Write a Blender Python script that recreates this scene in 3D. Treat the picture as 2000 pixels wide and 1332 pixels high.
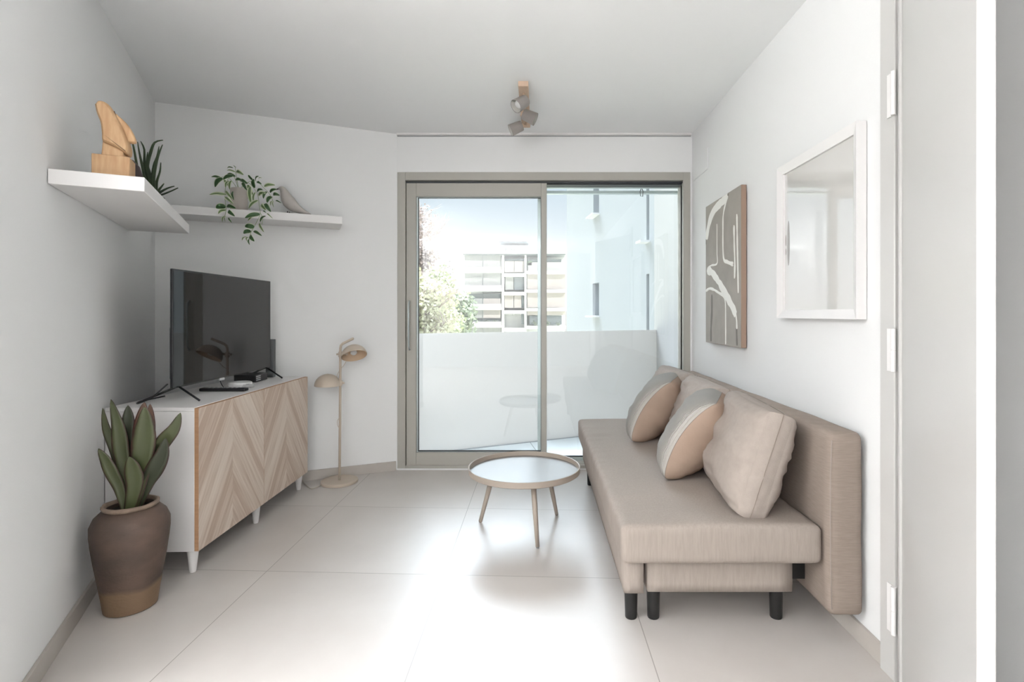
import bpy, bmesh, math, random
from mathutils import Vector, Matrix, noise
random.seed(7)
D = bpy.data
for o in list(D.objects): D.objects.remove(o)
SC = bpy.context.scene
COL = SC.collection
PI = math.pi
# ------------------------------------------------------------------ camera
CZ = 1.155; F = 1040.0; VX = 1052.0; VY = 613.0
cam = D.cameras.new('camera'); co = D.objects.new('camera', cam); COL.objects.link(co)
cam.sensor_width = 36; cam.lens = F/2000*36
cam.shift_x = (1000-VX)/2000; cam.shift_y = (VY-666)/2000
cam.clip_start = .05; cam.clip_end = 1000
co.location = (0, 0, CZ); co.rotation_euler = (PI/2, 0, 0)
SC.camera = co
# ------------------------------------------------------------------ exposure
vs = SC.view_settings
vs.view_transform = 'Standard'; vs.look = 'None'; vs.gamma = 1; vs.use_curve_mapping = False
vs.exposure = 0.62
# ------------------------------------------------------------------ sky
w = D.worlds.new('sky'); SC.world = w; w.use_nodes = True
nt = w.node_tree; nt.nodes.clear()
tc = nt.nodes.new('ShaderNodeTexCoord'); sp = nt.nodes.new('ShaderNodeSeparateXYZ')
cr = nt.nodes.new('ShaderNodeValToRGB'); st = nt.nodes.new('ShaderNodeValToRGB')
bg = nt.nodes.new('ShaderNodeBackground'); ow = nt.nodes.new('ShaderNodeOutputWorld')
dt_ = nt.nodes.new('ShaderNodeVectorMath'); dt_.operation = 'DOT_PRODUCT'; dt_.inputs[1].default_value = (.12, .62, .775)  # bright sky patch added above the view to light the room through the window
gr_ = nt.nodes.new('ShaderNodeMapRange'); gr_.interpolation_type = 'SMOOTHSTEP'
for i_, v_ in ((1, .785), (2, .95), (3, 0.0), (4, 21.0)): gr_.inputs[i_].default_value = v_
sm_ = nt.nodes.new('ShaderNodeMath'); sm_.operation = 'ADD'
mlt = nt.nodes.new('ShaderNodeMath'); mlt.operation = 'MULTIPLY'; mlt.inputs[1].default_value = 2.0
nt.links.new(tc.outputs['Generated'], sp.inputs[0]); nt.links.new(tc.outputs['Generated'], dt_.inputs[0]); nt.links.new(dt_.outputs['Value'], gr_.inputs[0])
nt.links.new(sp.outputs[2], cr.inputs[0]); nt.links.new(sp.outputs[2], st.inputs[0])
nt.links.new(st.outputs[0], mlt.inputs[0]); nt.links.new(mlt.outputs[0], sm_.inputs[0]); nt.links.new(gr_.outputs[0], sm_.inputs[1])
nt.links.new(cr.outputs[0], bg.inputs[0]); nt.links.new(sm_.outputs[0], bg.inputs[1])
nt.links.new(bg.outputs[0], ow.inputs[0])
def ramp(r, stops):
    e = r.color_ramp.elements
    while len(e) > 1: e.remove(e[-1])
    e[0].position = stops[0][0]; e[0].color = (*stops[0][1], 1)
    for p, c in stops[1:]:
        x = e.new(p); x.color = (*c, 1)
ramp(cr, [(0, (.95, .95, .93)), (.04, (.96, .975, 1)), (.12, (.88, .95, 1)), (.24, (.76, .89, 1)), (.6, (.82, .91, 1))])
g = lambda v: (v/2,)*3
ramp(st, [(0, g(.60)), (.01, g(.70)), (.24, g(.60)), (.36, g(.9)), (.5, g(1.2))])
# ------------------------------------------------------------------ sun
def lamp(name, kind, loc, rot, energy, color, **kw):
    l = D.lights.new(name, kind); l.energy = energy; l.color = color
    for k, v in kw.items(): setattr(l, k, v)
    o = D.objects.new(name, l); COL.objects.link(o); o.location = loc; o.rotation_euler = rot
    return o
sd = Vector((-.45, .72, -.58))
sun = lamp('sun', 'SUN', (0, 0, 20), (0, 0, 0), 2.2, (1, .96, .91), angle=math.radians(.6))
sun.rotation_euler = sd.to_track_quat('-Z', 'Y').to_euler()
# added fill lamps, out of view: two wash the ceiling, one weaker faces the room
lamp('fill_uplight', 'AREA', (-1.5, -2.4, 1.7), (PI, 0, 0), 130, (.975, .985, 1), shape='RECTANGLE', size=3.0, size_y=1.4)
lamp('fill_uplight', 'AREA', (-2.9, .2, 1.6), (PI, 0, 0), 118, (.97, .985, 1), shape='RECTANGLE', size=1.2, size_y=1.2)
lamp('fill_light', 'AREA', (-3.4, -1.8, 2.44), (math.radians(40), 0, math.radians(-45)), 14, (1, .965, .94), shape='RECTANGLE', size=1.6, size_y=1.2)

# ================================================================== helpers
def P(px, py, Y): return Vector(((px-VX)/F*Y, Y, CZ-(py-VY)/F*Y))
def on_line(px, a, b):
    """point of the vertical plane through a, b (xy) seen in column px"""
    k = (px-VX)/F; ax, ay = a[:2]; dx, dy = b[0]-ax, b[1]-ay
    t = (k*ay-ax)/(dx-k*dy)
    return Vector((ax+dx*t, ay+dy*t))
def on_plane(px, py, a, b):
    q = on_line(px, a, b); return P(px, py, q.y)

def srgb(*c):
    return tuple(((v/255)/12.92 if v/255 <= .04045 else ((v/255+.055)/1.055)**2.4) for v in c)
def mat(name, col, rough=.5, metal=0, spec=.5, bump=0, bscale=200, mottle=0, mscale=3, coat=0, stretch=None, col2=None):
    m = D.materials.new(name); m.use_nodes = True; n = m.node_tree; b = n.nodes['Principled BSDF']
    b.inputs['Base Color'].default_value = (*col, 1); b.inputs['Roughness'].default_value = rough
    b.inputs['Metallic'].default_value = metal; b.inputs['Specular IOR Level'].default_value = spec
    b.inputs['Coat Weight'].default_value = coat
    t = n.nodes.new('ShaderNodeTexCoord'); mp = n.nodes.new('ShaderNodeMapping')
    n.links.new(t.outputs['Object'], mp.inputs[0])
    if stretch: mp.inputs['Scale'].default_value = stretch
    if mottle or col2:
        nz = n.nodes.new('ShaderNodeTexNoise'); nz.inputs['Scale'].default_value = mscale; nz.inputs['Detail'].default_value = 6
        n.links.new(mp.outputs[0], nz.inputs['Vector'])
        mx = n.nodes.new('ShaderNodeMix'); mx.data_type = 'RGBA'
        r = n.nodes.new('ShaderNodeMapRange'); r.inputs[1].default_value = .35; r.inputs[2].default_value = .65
        n.links.new(nz.outputs[0], r.inputs[0]); n.links.new(r.outputs[0], mx.inputs[0])
        mx.inputs[6].default_value = (*col, 1)
        mx.inputs[7].default_value = (*(col2 or tuple(c*(1-mottle) for c in col)), 1)
        n.links.new(mx.outputs[2], b.inputs['Base Color'])
    if bump:
        nb = n.nodes.new('ShaderNodeTexNoise'); nb.inputs['Scale'].default_value = bscale; nb.inputs['Detail'].default_value = 3
        n.links.new(mp.outputs[0], nb.inputs['Vector'])
        bp = n.nodes.new('ShaderNodeBump'); bp.inputs['Strength'].default_value = bump; bp.inputs['Distance'].default_value = .002
        n.links.new(nb.outputs[0], bp.inputs['Height']); n.links.new(bp.outputs[0], b.inputs['Normal'])
    return m

M = {}
M['wall'] = mat('wall_paint', (.84, .84, .835), .75, bump=.12, bscale=160)
M['ceil'] = mat('ceiling_paint', (.92, .925, .925), .85, bump=.08, bscale=120)
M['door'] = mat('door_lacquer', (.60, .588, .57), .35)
M['white'] = mat('white_lacquer', (.82, .80, .79), .45)
M['shelf'] = mat('shelf_white', (.80, .785, .775), .5)
M['skirt'] = mat('skirting_tile', srgb(190, 183, 176), .5, mottle=.08, mscale=6)
M['frame'] = mat('window_frame', srgb(178, 175, 167), .42)
M['gasket'] = mat('gasket', (.03, .035, .04), .5)
M['alu'] = mat('aluminium', srgb(185, 195, 195), .35, .4)
M['fabric'] = mat('sofa_fabric', srgb(157, 143, 133), .95, spec=.1, bump=.45, bscale=90, mottle=.12, mscale=22, stretch=(1, 1, 14))
M['fabric_top'] = mat('sofa_fabric_seat', srgb(164, 153, 145), .95, spec=.1, bump=.35, bscale=90, mottle=.10, mscale=16, stretch=(10, 10, 1))
M['cushion'] = mat('cushion_fabric', srgb(168, 157, 149), .95, spec=.1, bump=.3, bscale=260, mottle=.06, mscale=40)
M['velvet'] = mat('tan_velvet', srgb(172, 150, 134), .9, spec=.1, bump=.2, bscale=120, mottle=.08, mscale=12)
M['black_leg'] = mat('black_leg', (.012, .012, .012), .45)
M['black'] = mat('black_plastic', (.012, .012, .014), .4)
M['table'] = mat('beige_metal', srgb(170, 158, 146), .4)
M['table_top'] = mat('tray_lacquer', srgb(124, 120, 116), .36, spec=.25)
M['lampm'] = mat('lamp_beige', srgb(200, 186, 170), .5)
M['lampin'] = mat('lamp_inside', srgb(206, 180, 152), .6)
M['wood'] = mat('carved_wood', srgb(206, 170, 130), .6, mscale=9, stretch=(8, 8, 1.2), col2=srgb(190, 150, 110), bump=.1, bscale=60)
M['peach'] = mat('pale_wood', srgb(214, 186, 162), .55, mottle=.08, mscale=9, stretch=(6, 1, 1))
M['edgewood'] = mat('door_edge_wood', srgb(190, 148, 112), .6, mottle=.15, mscale=8, stretch=(1, 1, 10))
M['shade'] = mat('grey_shade', srgb(158, 152, 148), .8, bump=.3, bscale=400)
M['shadein'] = mat('shade_inside', srgb(196, 194, 188), .7)
M['canvas'] = mat('canvas_grey', srgb(172, 166, 158), .9, mottle=.10, mscale=9, bump=.5, bscale=300)
M['canvas_side'] = mat('canvas_side', srgb(160, 136, 120), .9)
M['paint'] = mat('white_paint_relief', srgb(240, 238, 232), .5, bump=.5, bscale=60)
M['paint_dark'] = mat('grey_paint', srgb(128, 124, 118), .8)
M['print'] = mat('white_print', srgb(218, 216, 212), .05, coat=1, spec=.9)
M['printmark'] = mat('print_marks', srgb(160, 156, 152), .1)
M['bird'] = mat('bird_ceramic', srgb(194, 188, 182), .6, mottle=.08, mscale=30)
M['pot'] = mat('pot_white', srgb(200, 192, 184), .6)
M['darkpot'] = mat('dark_stone', srgb(60, 48, 48), .6)
M['soil'] = mat('soil', (.02, .016, .012), 1)
M['urn_in'] = mat('urn_inside', (.05, .04, .035), .9)
M['stem'] = mat('plant_stem', srgb(150, 165, 120), .6)
M['aloe'] = mat('aloe_green', srgb(68, 84, 52), .5, col2=srgb(48, 64, 44), mscale=9)
M['screen'] = mat('tv_screen', (.006, .006, .007), .03, spec=.5)
M['bezel'] = mat('tv_bezel', (.02, .02, .022), .25)
M['dark_router'] = mat('dark_router', (.10, .105, .11), .5)
M['router'] = mat('router_white', (.75, .75, .74), .4)
M['lightgrey'] = mat('light_grey', (.5, .5, .5), .4)
M['vent'] = mat('vent_grey', (.3, .31, .32), .5)

M['screen'].node_tree.nodes['Principled BSDF'].inputs['IOR'].default_value = 1.48
M['print'].node_tree.nodes['Principled BSDF'].inputs['IOR'].default_value = 1.8
M['stitch'] = mat('dark_stitching', srgb(140, 128, 118), .9)
# floor tiles ---------------------------------------------------------
def floor_mat():
    m = D.materials.new('floor_tiles'); m.use_nodes = True; n = m.node_tree; L = n.links; b = n.nodes['Principled BSDF']
    t = n.nodes.new('ShaderNodeTexCoord'); s = n.nodes.new('ShaderNodeSeparateXYZ'); L.new(t.outputs['Object'], s.inputs[0])
    def ma(op, a, bb=None, c=None):
        x = n.nodes.new('ShaderNodeMath'); x.operation = op
        for i, v in enumerate((a, bb, c)):
            if v is None: continue
            if isinstance(v, (int, float)): x.inputs[i].default_value = v
            else: L.new(v, x.inputs[i])
        return x.outputs[0]
    X, Y = s.outputs[0], s.outputs[1]
    Yp = ma('ADD', Y, ma('MULTIPLY', X, .042))
    def line(v, off, per):
        q = ma('FRACT', ma('DIVIDE', ma('SUBTRACT', v, off-per*50), per))
        d = ma('MULTIPLY', ma('MINIMUM', q, ma('SUBTRACT', 1, q)), per)
        return ma('LESS_THAN', d, .0017), ma('FLOOR', ma('DIVIDE', ma('SUBTRACT', v, off-per*50), per))
    lx, ix = line(X, -.42, .8); ly, iy = line(Yp, 2.34, .805)
    g_ = ma('MAXIMUM', lx, ly)
    nz = n.nodes.new('ShaderNodeTexNoise'); nz.inputs['Scale'].default_value = 1.6; nz.inputs['Detail'].default_value = 8; nz.inputs['Roughness'].default_value = .6
    cb = n.nodes.new('ShaderNodeCombineXYZ'); L.new(X, cb.inputs[0]); L.new(Y, cb.inputs[1]); L.new(ma('ADD', ma('MULTIPLY', ix, 3.3), ma('MULTIPLY', iy, 7.7)), cb.inputs[2])
    L.new(cb.outputs[0], nz.inputs['Vector'])
    mx = n.nodes.new('ShaderNodeMix'); mx.data_type = 'RGBA'
    r = n.nodes.new('ShaderNodeMapRange'); r.inputs[1].default_value = .3; r.inputs[2].default_value = .7
    L.new(nz.outputs[0], r.inputs[0]); L.new(r.outputs[0], mx.inputs[0])
    mx.inputs[6].default_value = (*srgb(198, 191, 186), 1); mx.inputs[7].default_value = (*srgb(208, 202, 197), 1)
    m2 = n.nodes.new('ShaderNodeMix'); m2.data_type = 'RGBA'; L.new(g_, m2.inputs[0]); L.new(mx.outputs[2], m2.inputs[6])
    m2.inputs[7].default_value = (*srgb(158, 152, 146), 1); L.new(m2.outputs[2], b.inputs['Base Color'])
    rr = n.nodes.new('ShaderNodeMapRange'); rr.inputs[3].default_value = .30; rr.inputs[4].default_value = .42
    L.new(nz.outputs[0], rr.inputs[0]); L.new(rr.outputs[0], b.inputs['Roughness'])
    return m
M['floor'] = floor_mat()

def glass_mat(name, tint=(.97, .985, .985), ior=1.5, refl=1.0):
    m = D.materials.new(name); m.use_nodes = True; n = m.node_tree; n.nodes.clear(); L = n.links
    o = n.nodes.new('ShaderNodeOutputMaterial'); tr = n.nodes.new('ShaderNodeBsdfTransparent'); gl = n.nodes.new('ShaderNodeBsdfGlossy')
    tr.inputs[0].default_value = (*tint, 1); gl.inputs['Roughness'].default_value = .01; gl.inputs[0].default_value = (refl,)*3+(1,)
    fr = n.nodes.new('ShaderNodeFresnel'); fr.inputs[0].default_value = ior
    mx = n.nodes.new('ShaderNodeMixShader'); L.new(fr.outputs[0], mx.inputs[0]); L.new(tr.outputs[0], mx.inputs[1]); L.new(gl.outputs[0], mx.inputs[2])
    L.new(mx.outputs[0], o.inputs[0]); return m
M['glass'] = glass_mat('window_glass')
def frosted():
    m = D.materials.new('frosted_glass'); m.use_nodes = True; n = m.node_tree; n.nodes.clear(); L = n.links
    o = n.nodes.new('ShaderNodeOutputMaterial'); a = n.nodes.new('ShaderNodeBsdfTranslucent'); d = n.nodes.new('ShaderNodeBsdfDiffuse')
    a.inputs[0].default_value = (.52, .50, .485, 1); d.inputs[0].default_value = (.70, .69, .68, 1)
    mx = n.nodes.new('ShaderNodeMixShader'); mx.inputs[0].default_value = .4
    L.new(a.outputs[0], mx.inputs[1]); L.new(d.outputs[0], mx.inputs[2]); L.new(mx.outputs[0], o.inputs[0]); return m
M['frost'] = frosted()

def chevron():
    m = D.materials.new('chevron_wood'); m.use_nodes = True; n = m.node_tree; L = n.links; b = n.nodes['Principled BSDF']
    t = n.nodes.new('ShaderNodeUVMap'); t.uv_map = 'UVMap'; s = n.nodes.new('ShaderNodeSeparateXYZ'); L.new(t.outputs[0], s.inputs[0])
    def ma(op, a, bb=None):
        x = n.nodes.new('ShaderNodeMath'); x.operation = op
        for i, v in enumerate((a, bb)):
            if v is None: continue
            if isinstance(v, (int, float)): x.inputs[i].default_value = v
            else: L.new(v, x.inputs[i])
        return x.outputs[0]
    u, v = s.outputs[0], s.outputs[1]                         # metres, u from the door's middle
    au = ma('ABSOLUTE', u); c = ma('ADD', v, ma('MULTIPLY', au, 1.45)) # across the planks
    side = ma('GREATER_THAN', u, 0)
    k = ma('FLOOR', ma('DIVIDE', c, .075))
    al = ma('SUBTRACT', ma('MULTIPLY', v, 1.45), au)
    cb = n.nodes.new('ShaderNodeCombineXYZ')
    L.new(ma('ADD', ma('MULTIPLY', k, 5.13), ma('MULTIPLY', side, 2.7)), cb.inputs[0]); L.new(ma('MULTIPLY', c, 26), cb.inputs[1]); L.new(ma('MULTIPLY', al, 1.3), cb.inputs[2])
    nz = n.nodes.new('ShaderNodeTexNoise'); nz.inputs['Scale'].default_value = 1.6; nz.inputs['Detail'].default_value = 5; L.new(cb.outputs[0], nz.inputs['Vector'])
    wn = n.nodes.new('ShaderNodeTexWhiteNoise'); wn.noise_dimensions = '2D'
    c2 = n.nodes.new('ShaderNodeCombineXYZ'); L.new(k, c2.inputs[0]); L.new(side, c2.inputs[1]); L.new(c2.outputs[0], wn.inputs['Vector'])
    f = ma('ADD', ma('MULTIPLY', nz.outputs[0], .9), ma('MULTIPLY', wn.outputs['Value'], .45))
    r = n.nodes.new('ShaderNodeValToRGB'); L.new(f, r.inputs[0])
    ramp(r, [(.3, srgb(230, 216, 203)), (.6, srgb(216, 199, 184)), (.85, srgb(196, 173, 155))])
    L.new(r.outputs[0], b.inputs['Base Color']); b.inputs['Roughness'].default_value = .55
    return m
M['chevron'] = chevron()

def uvleaf(name, mid, edge, lo=.30, hi=.42, rough=.45, vein=None):
    """leaf colour across its width (uv.x 0..1)"""
    m = D.materials.new(name); m.use_nodes = True; n = m.node_tree; L = n.links; b = n.nodes['Principled BSDF']
    t = n.nodes.new('ShaderNodeUVMap'); t.uv_map = 'UVMap'; s = n.nodes.new('ShaderNodeSeparateXYZ'); L.new(t.outputs[0], s.inputs[0])
    nz = n.nodes.new('ShaderNodeTexNoise'); nz.inputs['Scale'].default_value = 30; nz.inputs['Detail'].default_value = 3
    tc_ = n.nodes.new('ShaderNodeTexCoord'); L.new(tc_.outputs['Object'], nz.inputs['Vector'])
    a = n.nodes.new('ShaderNodeMath'); a.operation = 'SUBTRACT'; L.new(s.outputs[0], a.inputs[0]); a.inputs[1].default_value = .5
    ab = n.nodes.new('ShaderNodeMath'); ab.operation = 'ABSOLUTE'; L.new(a.outputs[0], ab.inputs[0])
    nn = n.nodes.new('ShaderNodeMath'); nn.operation = 'MULTIPLY_ADD'; L.new(nz.outputs[0], nn.inputs[0]); nn.inputs[1].default_value = .10; L.new(ab.outputs[0], nn.inputs[2])
    r = n.nodes.new('ShaderNodeValToRGB'); L.new(nn.outputs[0], r.inputs[0])
    stops = [(0, mid), (lo, mid), (hi, edge)]
    if vein: stops = [(.05, vein), (.09, mid), (lo, mid), (hi, edge)]
    ramp(r, stops); L.new(r.outputs[0], b.inputs['Base Color']); b.inputs['Roughness'].default_value = rough
    return m
M['sans'] = uvleaf('sansevieria_leaf', srgb(76, 82, 52), srgb(62, 40, 34), .42, .52)
M['sans_dark'] = uvleaf('sansevieria_leaf_dark', srgb(50, 55, 38), srgb(58, 36, 32), .44, .52)
M['sans_red'] = uvleaf('sansevieria_leaf_reddish', srgb(104, 76, 60), srgb(70, 36, 30), .40, .50)
M['ivy'] = uvleaf('ivy_leaf', srgb(46, 82, 40), srgb(206, 214, 180), .43, .50)
M['ivy_var'] = uvleaf('ivy_leaf_variegated', srgb(84, 112, 62), srgb(214, 220, 190), .27, .36, vein=srgb(150, 170, 120))

def urn_mat():
    m = mat('urn_clay', srgb(98, 79, 69), .62, mscale=7, col2=srgb(76, 64, 57), bump=.6, bscale=70, stretch=(1, 1, 1.6))
    n = m.node_tree; L = n.links; b = n.nodes['Principled BSDF']; src = b.inputs['Base Color'].links[0].from_socket
    t = n.nodes.new('ShaderNodeTexCoord'); s = n.nodes.new('ShaderNodeSeparateXYZ'); L.new(t.outputs['Object'], s.inputs[0])
    nz = n.nodes.new('ShaderNodeTexNoise'); nz.inputs['Scale'].default_value = 8; L.new(t.outputs['Object'], nz.inputs['Vector'])
    a = n.nodes.new('ShaderNodeMath'); a.operation = 'MULTIPLY_ADD'; L.new(nz.outputs[0], a.inputs[0]); a.inputs[1].default_value = .05; L.new(s.outputs[2], a.inputs[2])
    r = n.nodes.new('ShaderNodeMapRange'); L.new(a.outputs[0], r.inputs[0]); r.inputs[1].default_value = .115; r.inputs[2].default_value = .135
    mx = n.nodes.new('ShaderNodeMix'); mx.data_type = 'RGBA'; L.new(r.outputs[0], mx.inputs[0]); mx.inputs[6].default_value = (*srgb(126, 102, 79), 1); L.new(src, mx.inputs[7])
    L.new(mx.outputs[2], b.inputs['Base Color']); return m
M['urn'] = urn_mat()
M['rim'] = mat('urn_rim', srgb(150, 130, 114), .8, mottle=.3, mscale=30, bump=.6, bscale=80)
def ribbed():
    m = mat('ribbed_grey_fabric', srgb(182, 178, 172), .95, spec=.1)
    n = m.node_tree; L = n.links; b = n.nodes['Principled BSDF']
    u = n.nodes.new('ShaderNodeUVMap'); u.uv_map = 'UVMap'
    wv = n.nodes.new('ShaderNodeTexWave'); wv.bands_direction = 'X'; wv.inputs['Scale'].default_value = 22; wv.inputs['Distortion'].default_value = .4
    L.new(u.outputs[0], wv.inputs['Vector'])
    bp = n.nodes.new('ShaderNodeBump'); bp.inputs['Strength'].default_value = .9; bp.inputs['Distance'].default_value = .004
    L.new(wv.outputs['Fac'], bp.inputs['Height']); L.new(bp.outputs[0], b.inputs['Normal'])
    return m
M['rib'] = ribbed()

def uvl_(bm): return bm.loops.layers.uv.get('UVMap') or bm.loops.layers.uv.new('UVMap')
# mesh building -------------------------------------------------------
def V(*a): return Vector(a)
def frame2(a, b):
    """unit vectors along and across (to the right of a->b when seen from above)"""
    u = Vector((b[0]-a[0], b[1]-a[1], 0)).normalized(); return u, Vector((u.y, -u.x, 0))
def bm_box(bm, c, s, R=None, bevel=0, seg=2):
    vs_ = []
    for z in (-1, 1):
        for y in (-1, 1):
            for x in (-1, 1):
                p = Vector((x*s[0]/2, y*s[1]/2, z*s[2]/2))
                if R is not None: p = R @ p
                vs_.append(bm.verts.new(p+Vector(c)))
    fs = [bm.faces.new([vs_[i] for i in q]) for q in ((0, 2, 3, 1), (4, 5, 7, 6), (0, 1, 5, 4), (2, 6, 7, 3), (0, 4, 6, 2), (1, 3, 7, 5))]
    if bevel:
        es = list({e for f in fs for e in f.edges})
        bmesh.ops.bevel(bm, geom=es, offset=bevel, segments=seg, affect='EDGES', profile=.5)
    return fs
def RZ(a): return Matrix.Rotation(a, 3, 'Z')
def axes(x, y, z): return Matrix((x, y, z)).transposed()
def bm_lathe(bm, prof, c=(0, 0, 0), n=40, R=None, cap=True):
    rings = []
    for r, z in prof:
        ring = []
        for i in range(n):
            a = 2*PI*i/n; p = Vector((r*math.cos(a), r*math.sin(a), z))
            if R is not None: p = R @ p
            ring.append(bm.verts.new(p+Vector(c)))
        rings.append(ring)
    for a, b in zip(rings, rings[1:]):
        for i in range(n): bm.faces.new((a[i], a[(i+1) % n], b[(i+1) % n], b[i]))
    if cap:
        bm.faces.new(list(reversed(rings[0]))); bm.faces.new(rings[-1])
def bm_tube(bm, pts, rad, n=10, cap=True):
    pts = [Vector(p) for p in pts]; rs = rad if isinstance(rad, (list, tuple)) else [rad]*len(pts)
    rings = []; up = None
    for i, p in enumerate(pts):
        d = (pts[min(i+1, len(pts)-1)]-pts[max(i-1, 0)]).normalized()
        if up is None: up = V(0, 0, 1) if abs(d.z) < .9 else V(1, 0, 0)
        s = d.cross(up).normalized(); t = s.cross(d).normalized(); up = t
        rings.append([bm.verts.new(p+(s*math.cos(2*PI*k/n)+t*math.sin(2*PI*k/n))*rs[i]) for k in range(n)])
    for a, b in zip(rings, rings[1:]):
        for k in range(n): bm.faces.new((a[k], a[(k+1) % n], b[(k+1) % n], b[k]))
    if cap: bm.faces.new(list(reversed(rings[0]))); bm.faces.new(rings[-1])
def smooth_path(pts, n=6):
    pts = [Vector(p) for p in pts]; out = []
    for i in range(len(pts)-1):
        p0, p1, p2, p3 = pts[max(i-1, 0)], pts[i], pts[i+1], pts[min(i+2, len(pts)-1)]
        for k in range(n):
            t = k/n
            out.append(.5*((2*p1)+(p2-p0)*t+(2*p0-5*p1+4*p2-p3)*t*t+(3*p1-p0-3*p2+p3)*t**3))
    out.append(pts[-1]); return out
def bm_prism(bm, poly, h, R, c, bevel=0, seg=3):
    """poly in local xy, extruded by h along local z, centred"""
    R = R or Matrix.Identity(3); c = Vector(c)
    a = [bm.verts.new(R @ Vector((x, y, -h/2))+c) for x, y in poly]; b = [bm.verts.new(R @ Vector((x, y, h/2))+c) for x, y in poly]
    fs = [bm.faces.new(list(reversed(a))), bm.faces.new(b)]; n = len(poly)
    for i in range(n): fs.append(bm.faces.new((a[i], a[(i+1) % n], b[(i+1) % n], b[i])))
    if bevel:
        es = [e for e in {e for f in fs[:2] for e in f.edges}]
        bmesh.ops.bevel(bm, geom=es, offset=bevel, segments=seg, affect='EDGES', profile=.5)
def bm_pebble(bm, poly, h, R, c, rnd=.02, n=8):
    """outline extruded by h with fully rounded flanks"""
    c = Vector(c); m_ = len(poly); rings = []
    nor = []
    for i in range(m_):
        a, b = poly[i-1], poly[(i+1) % m_]; d = Vector((b[0]-a[0], b[1]-a[1])).normalized(); nor.append(Vector((-d.y, d.x)))
    ar = sum(poly[i-1][0]*poly[i][1]-poly[i][0]*poly[i-1][1] for i in range(m_)); sg = 1 if ar > 0 else -1
    for k in range(n+1):
        t = -1+2*k/n; z = math.sin(t*PI/2)*h/2; ins = rnd*(1-math.sqrt(max(0, 1-(math.sin(t*PI/2))**2)))
        rings.append([bm.verts.new(R @ Vector((p[0]+nn.x*ins*sg, p[1]+nn.y*ins*sg, z))+c) for p, nn in zip(poly, nor)])
    for a, b in zip(rings, rings[1:]):
        for i in range(m_): bm.faces.new((a[i], a[(i+1) % m_], b[(i+1) % m_], b[i]))
    bm.faces.new(list(reversed(rings[0]))); bm.faces.new(rings[-1])
def link(name, bm, m, parent=None, smooth=False, recalc=True):
    if recalc: bmesh.ops.recalc_face_normals(bm, faces=bm.faces)
    me = D.meshes.new(name); bm.to_mesh(me); bm.free()
    for mm in (m if isinstance(m, (list, tuple)) else [m]): me.materials.append(mm)
    if smooth:
        for p in me.polygons: p.use_smooth = True
    o = D.objects.new(name, me); COL.objects.link(o)
    if smooth == 'auto':
        try:
            me.set_sharp_from_angle(angle=math.radians(38))
        except Exception: pass
    if parent is not None:
        o.parent = parent; o.matrix_parent_inverse = wmat(parent).inverted()
    return o
def wmat(o):
    m = Matrix.LocRotScale(o.location, o.rotation_euler, o.scale)
    if o.parent: m = wmat(o.parent) @ o.matrix_parent_inverse @ m
    return m
def B(): return bmesh.new()
def thing(name, label, cat, loc=(0, 0, 0), group=None):
    o = D.objects.new(name, None); COL.objects.link(o); o.location = loc; o.empty_display_size = .1
    return tag(o, label, cat, group)
def tag(o, label, cat, group=None, kind=None):
    o['label'] = label; o['category'] = cat
    if group: o['group'] = group
    if kind: o['kind'] = kind
    return o
def struct(o, label=None):
    o['kind'] = 'structure'
    if label: o['label'] = label
    return o
def sbox(name, c, s, m, parent=None, R=None, bevel=0, smooth=False):
    bm = B(); bm_box(bm, c, s, R, bevel); return link(name, bm, m, parent, smooth)
def ext(name, pts, m, parent=None, base=None):
    pass
def wallseg(bm, a, b, z0, z1, th):
    """wall slab from a to b; thickness goes to the right of a->b"""
    u, r = frame2(a, b); L_ = (Vector(b[:2])-Vector(a[:2])).length
    c = Vector((a[0], a[1], 0))+u*L_/2+r*th/2+Vector((0, 0, (z0+z1)/2))
    bm_box(bm, c, (L_, th, z1-z0), axes(u, -r, V(0, 0, 1)))
def wall_holes(bm, a, b, z0, z1, th, holes):
    """holes: (s0, s1, z0, z1) in metres along a->b, one quad grid with reveals"""
    u, r = frame2(a, b); L_ = (Vector(b[:2])-Vector(a[:2])).length; A = Vector((a[0], a[1], 0))
    ss = sorted({0, L_, *[h[0] for h in holes], *[h[1] for h in holes]}); zz = sorted({z0, z1, *[h[2] for h in holes], *[h[3] for h in holes]})
    def solid(i, j):
        if i < 0 or j < 0 or i >= len(ss)-1 or j >= len(zz)-1: return False
        s, z = (ss[i]+ss[i+1])/2, (zz[j]+zz[j+1])/2
        return not any(h[0] < s < h[1] and h[2] < z < h[3] for h in holes)
    def q(*pp): bm.faces.new([bm.verts.new(A+u*s+r*t+Vector((0, 0, z))) for s, t, z in pp])
    for i in range(len(ss)-1):
        for j in range(len(zz)-1):
            if not solid(i, j): continue
            s0, s1, a0, a1 = ss[i], ss[i+1], zz[j], zz[j+1]
            q((s0, 0, a0), (s1, 0, a0), (s1, 0, a1), (s0, 0, a1)); q((s0, th, a0), (s0, th, a1), (s1, th, a1), (s1, th, a0))
            if not solid(i-1, j): q((s0, 0, a0), (s0, 0, a1), (s0, th, a1), (s0, th, a0))
            if not solid(i+1, j): q((s1, 0, a0), (s1, th, a0), (s1, th, a1), (s1, 0, a1))
            if not solid(i, j-1): q((s0, 0, a0), (s0, th, a0), (s1, th, a0), (s1, 0, a0))
            if not solid(i, j+1): q((s0, 0, a1), (s1, 0, a1), (s1, th, a1), (s0, th, a1))
    bmesh.ops.remove_doubles(bm, verts=bm.verts, dist=1e-5)

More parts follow.
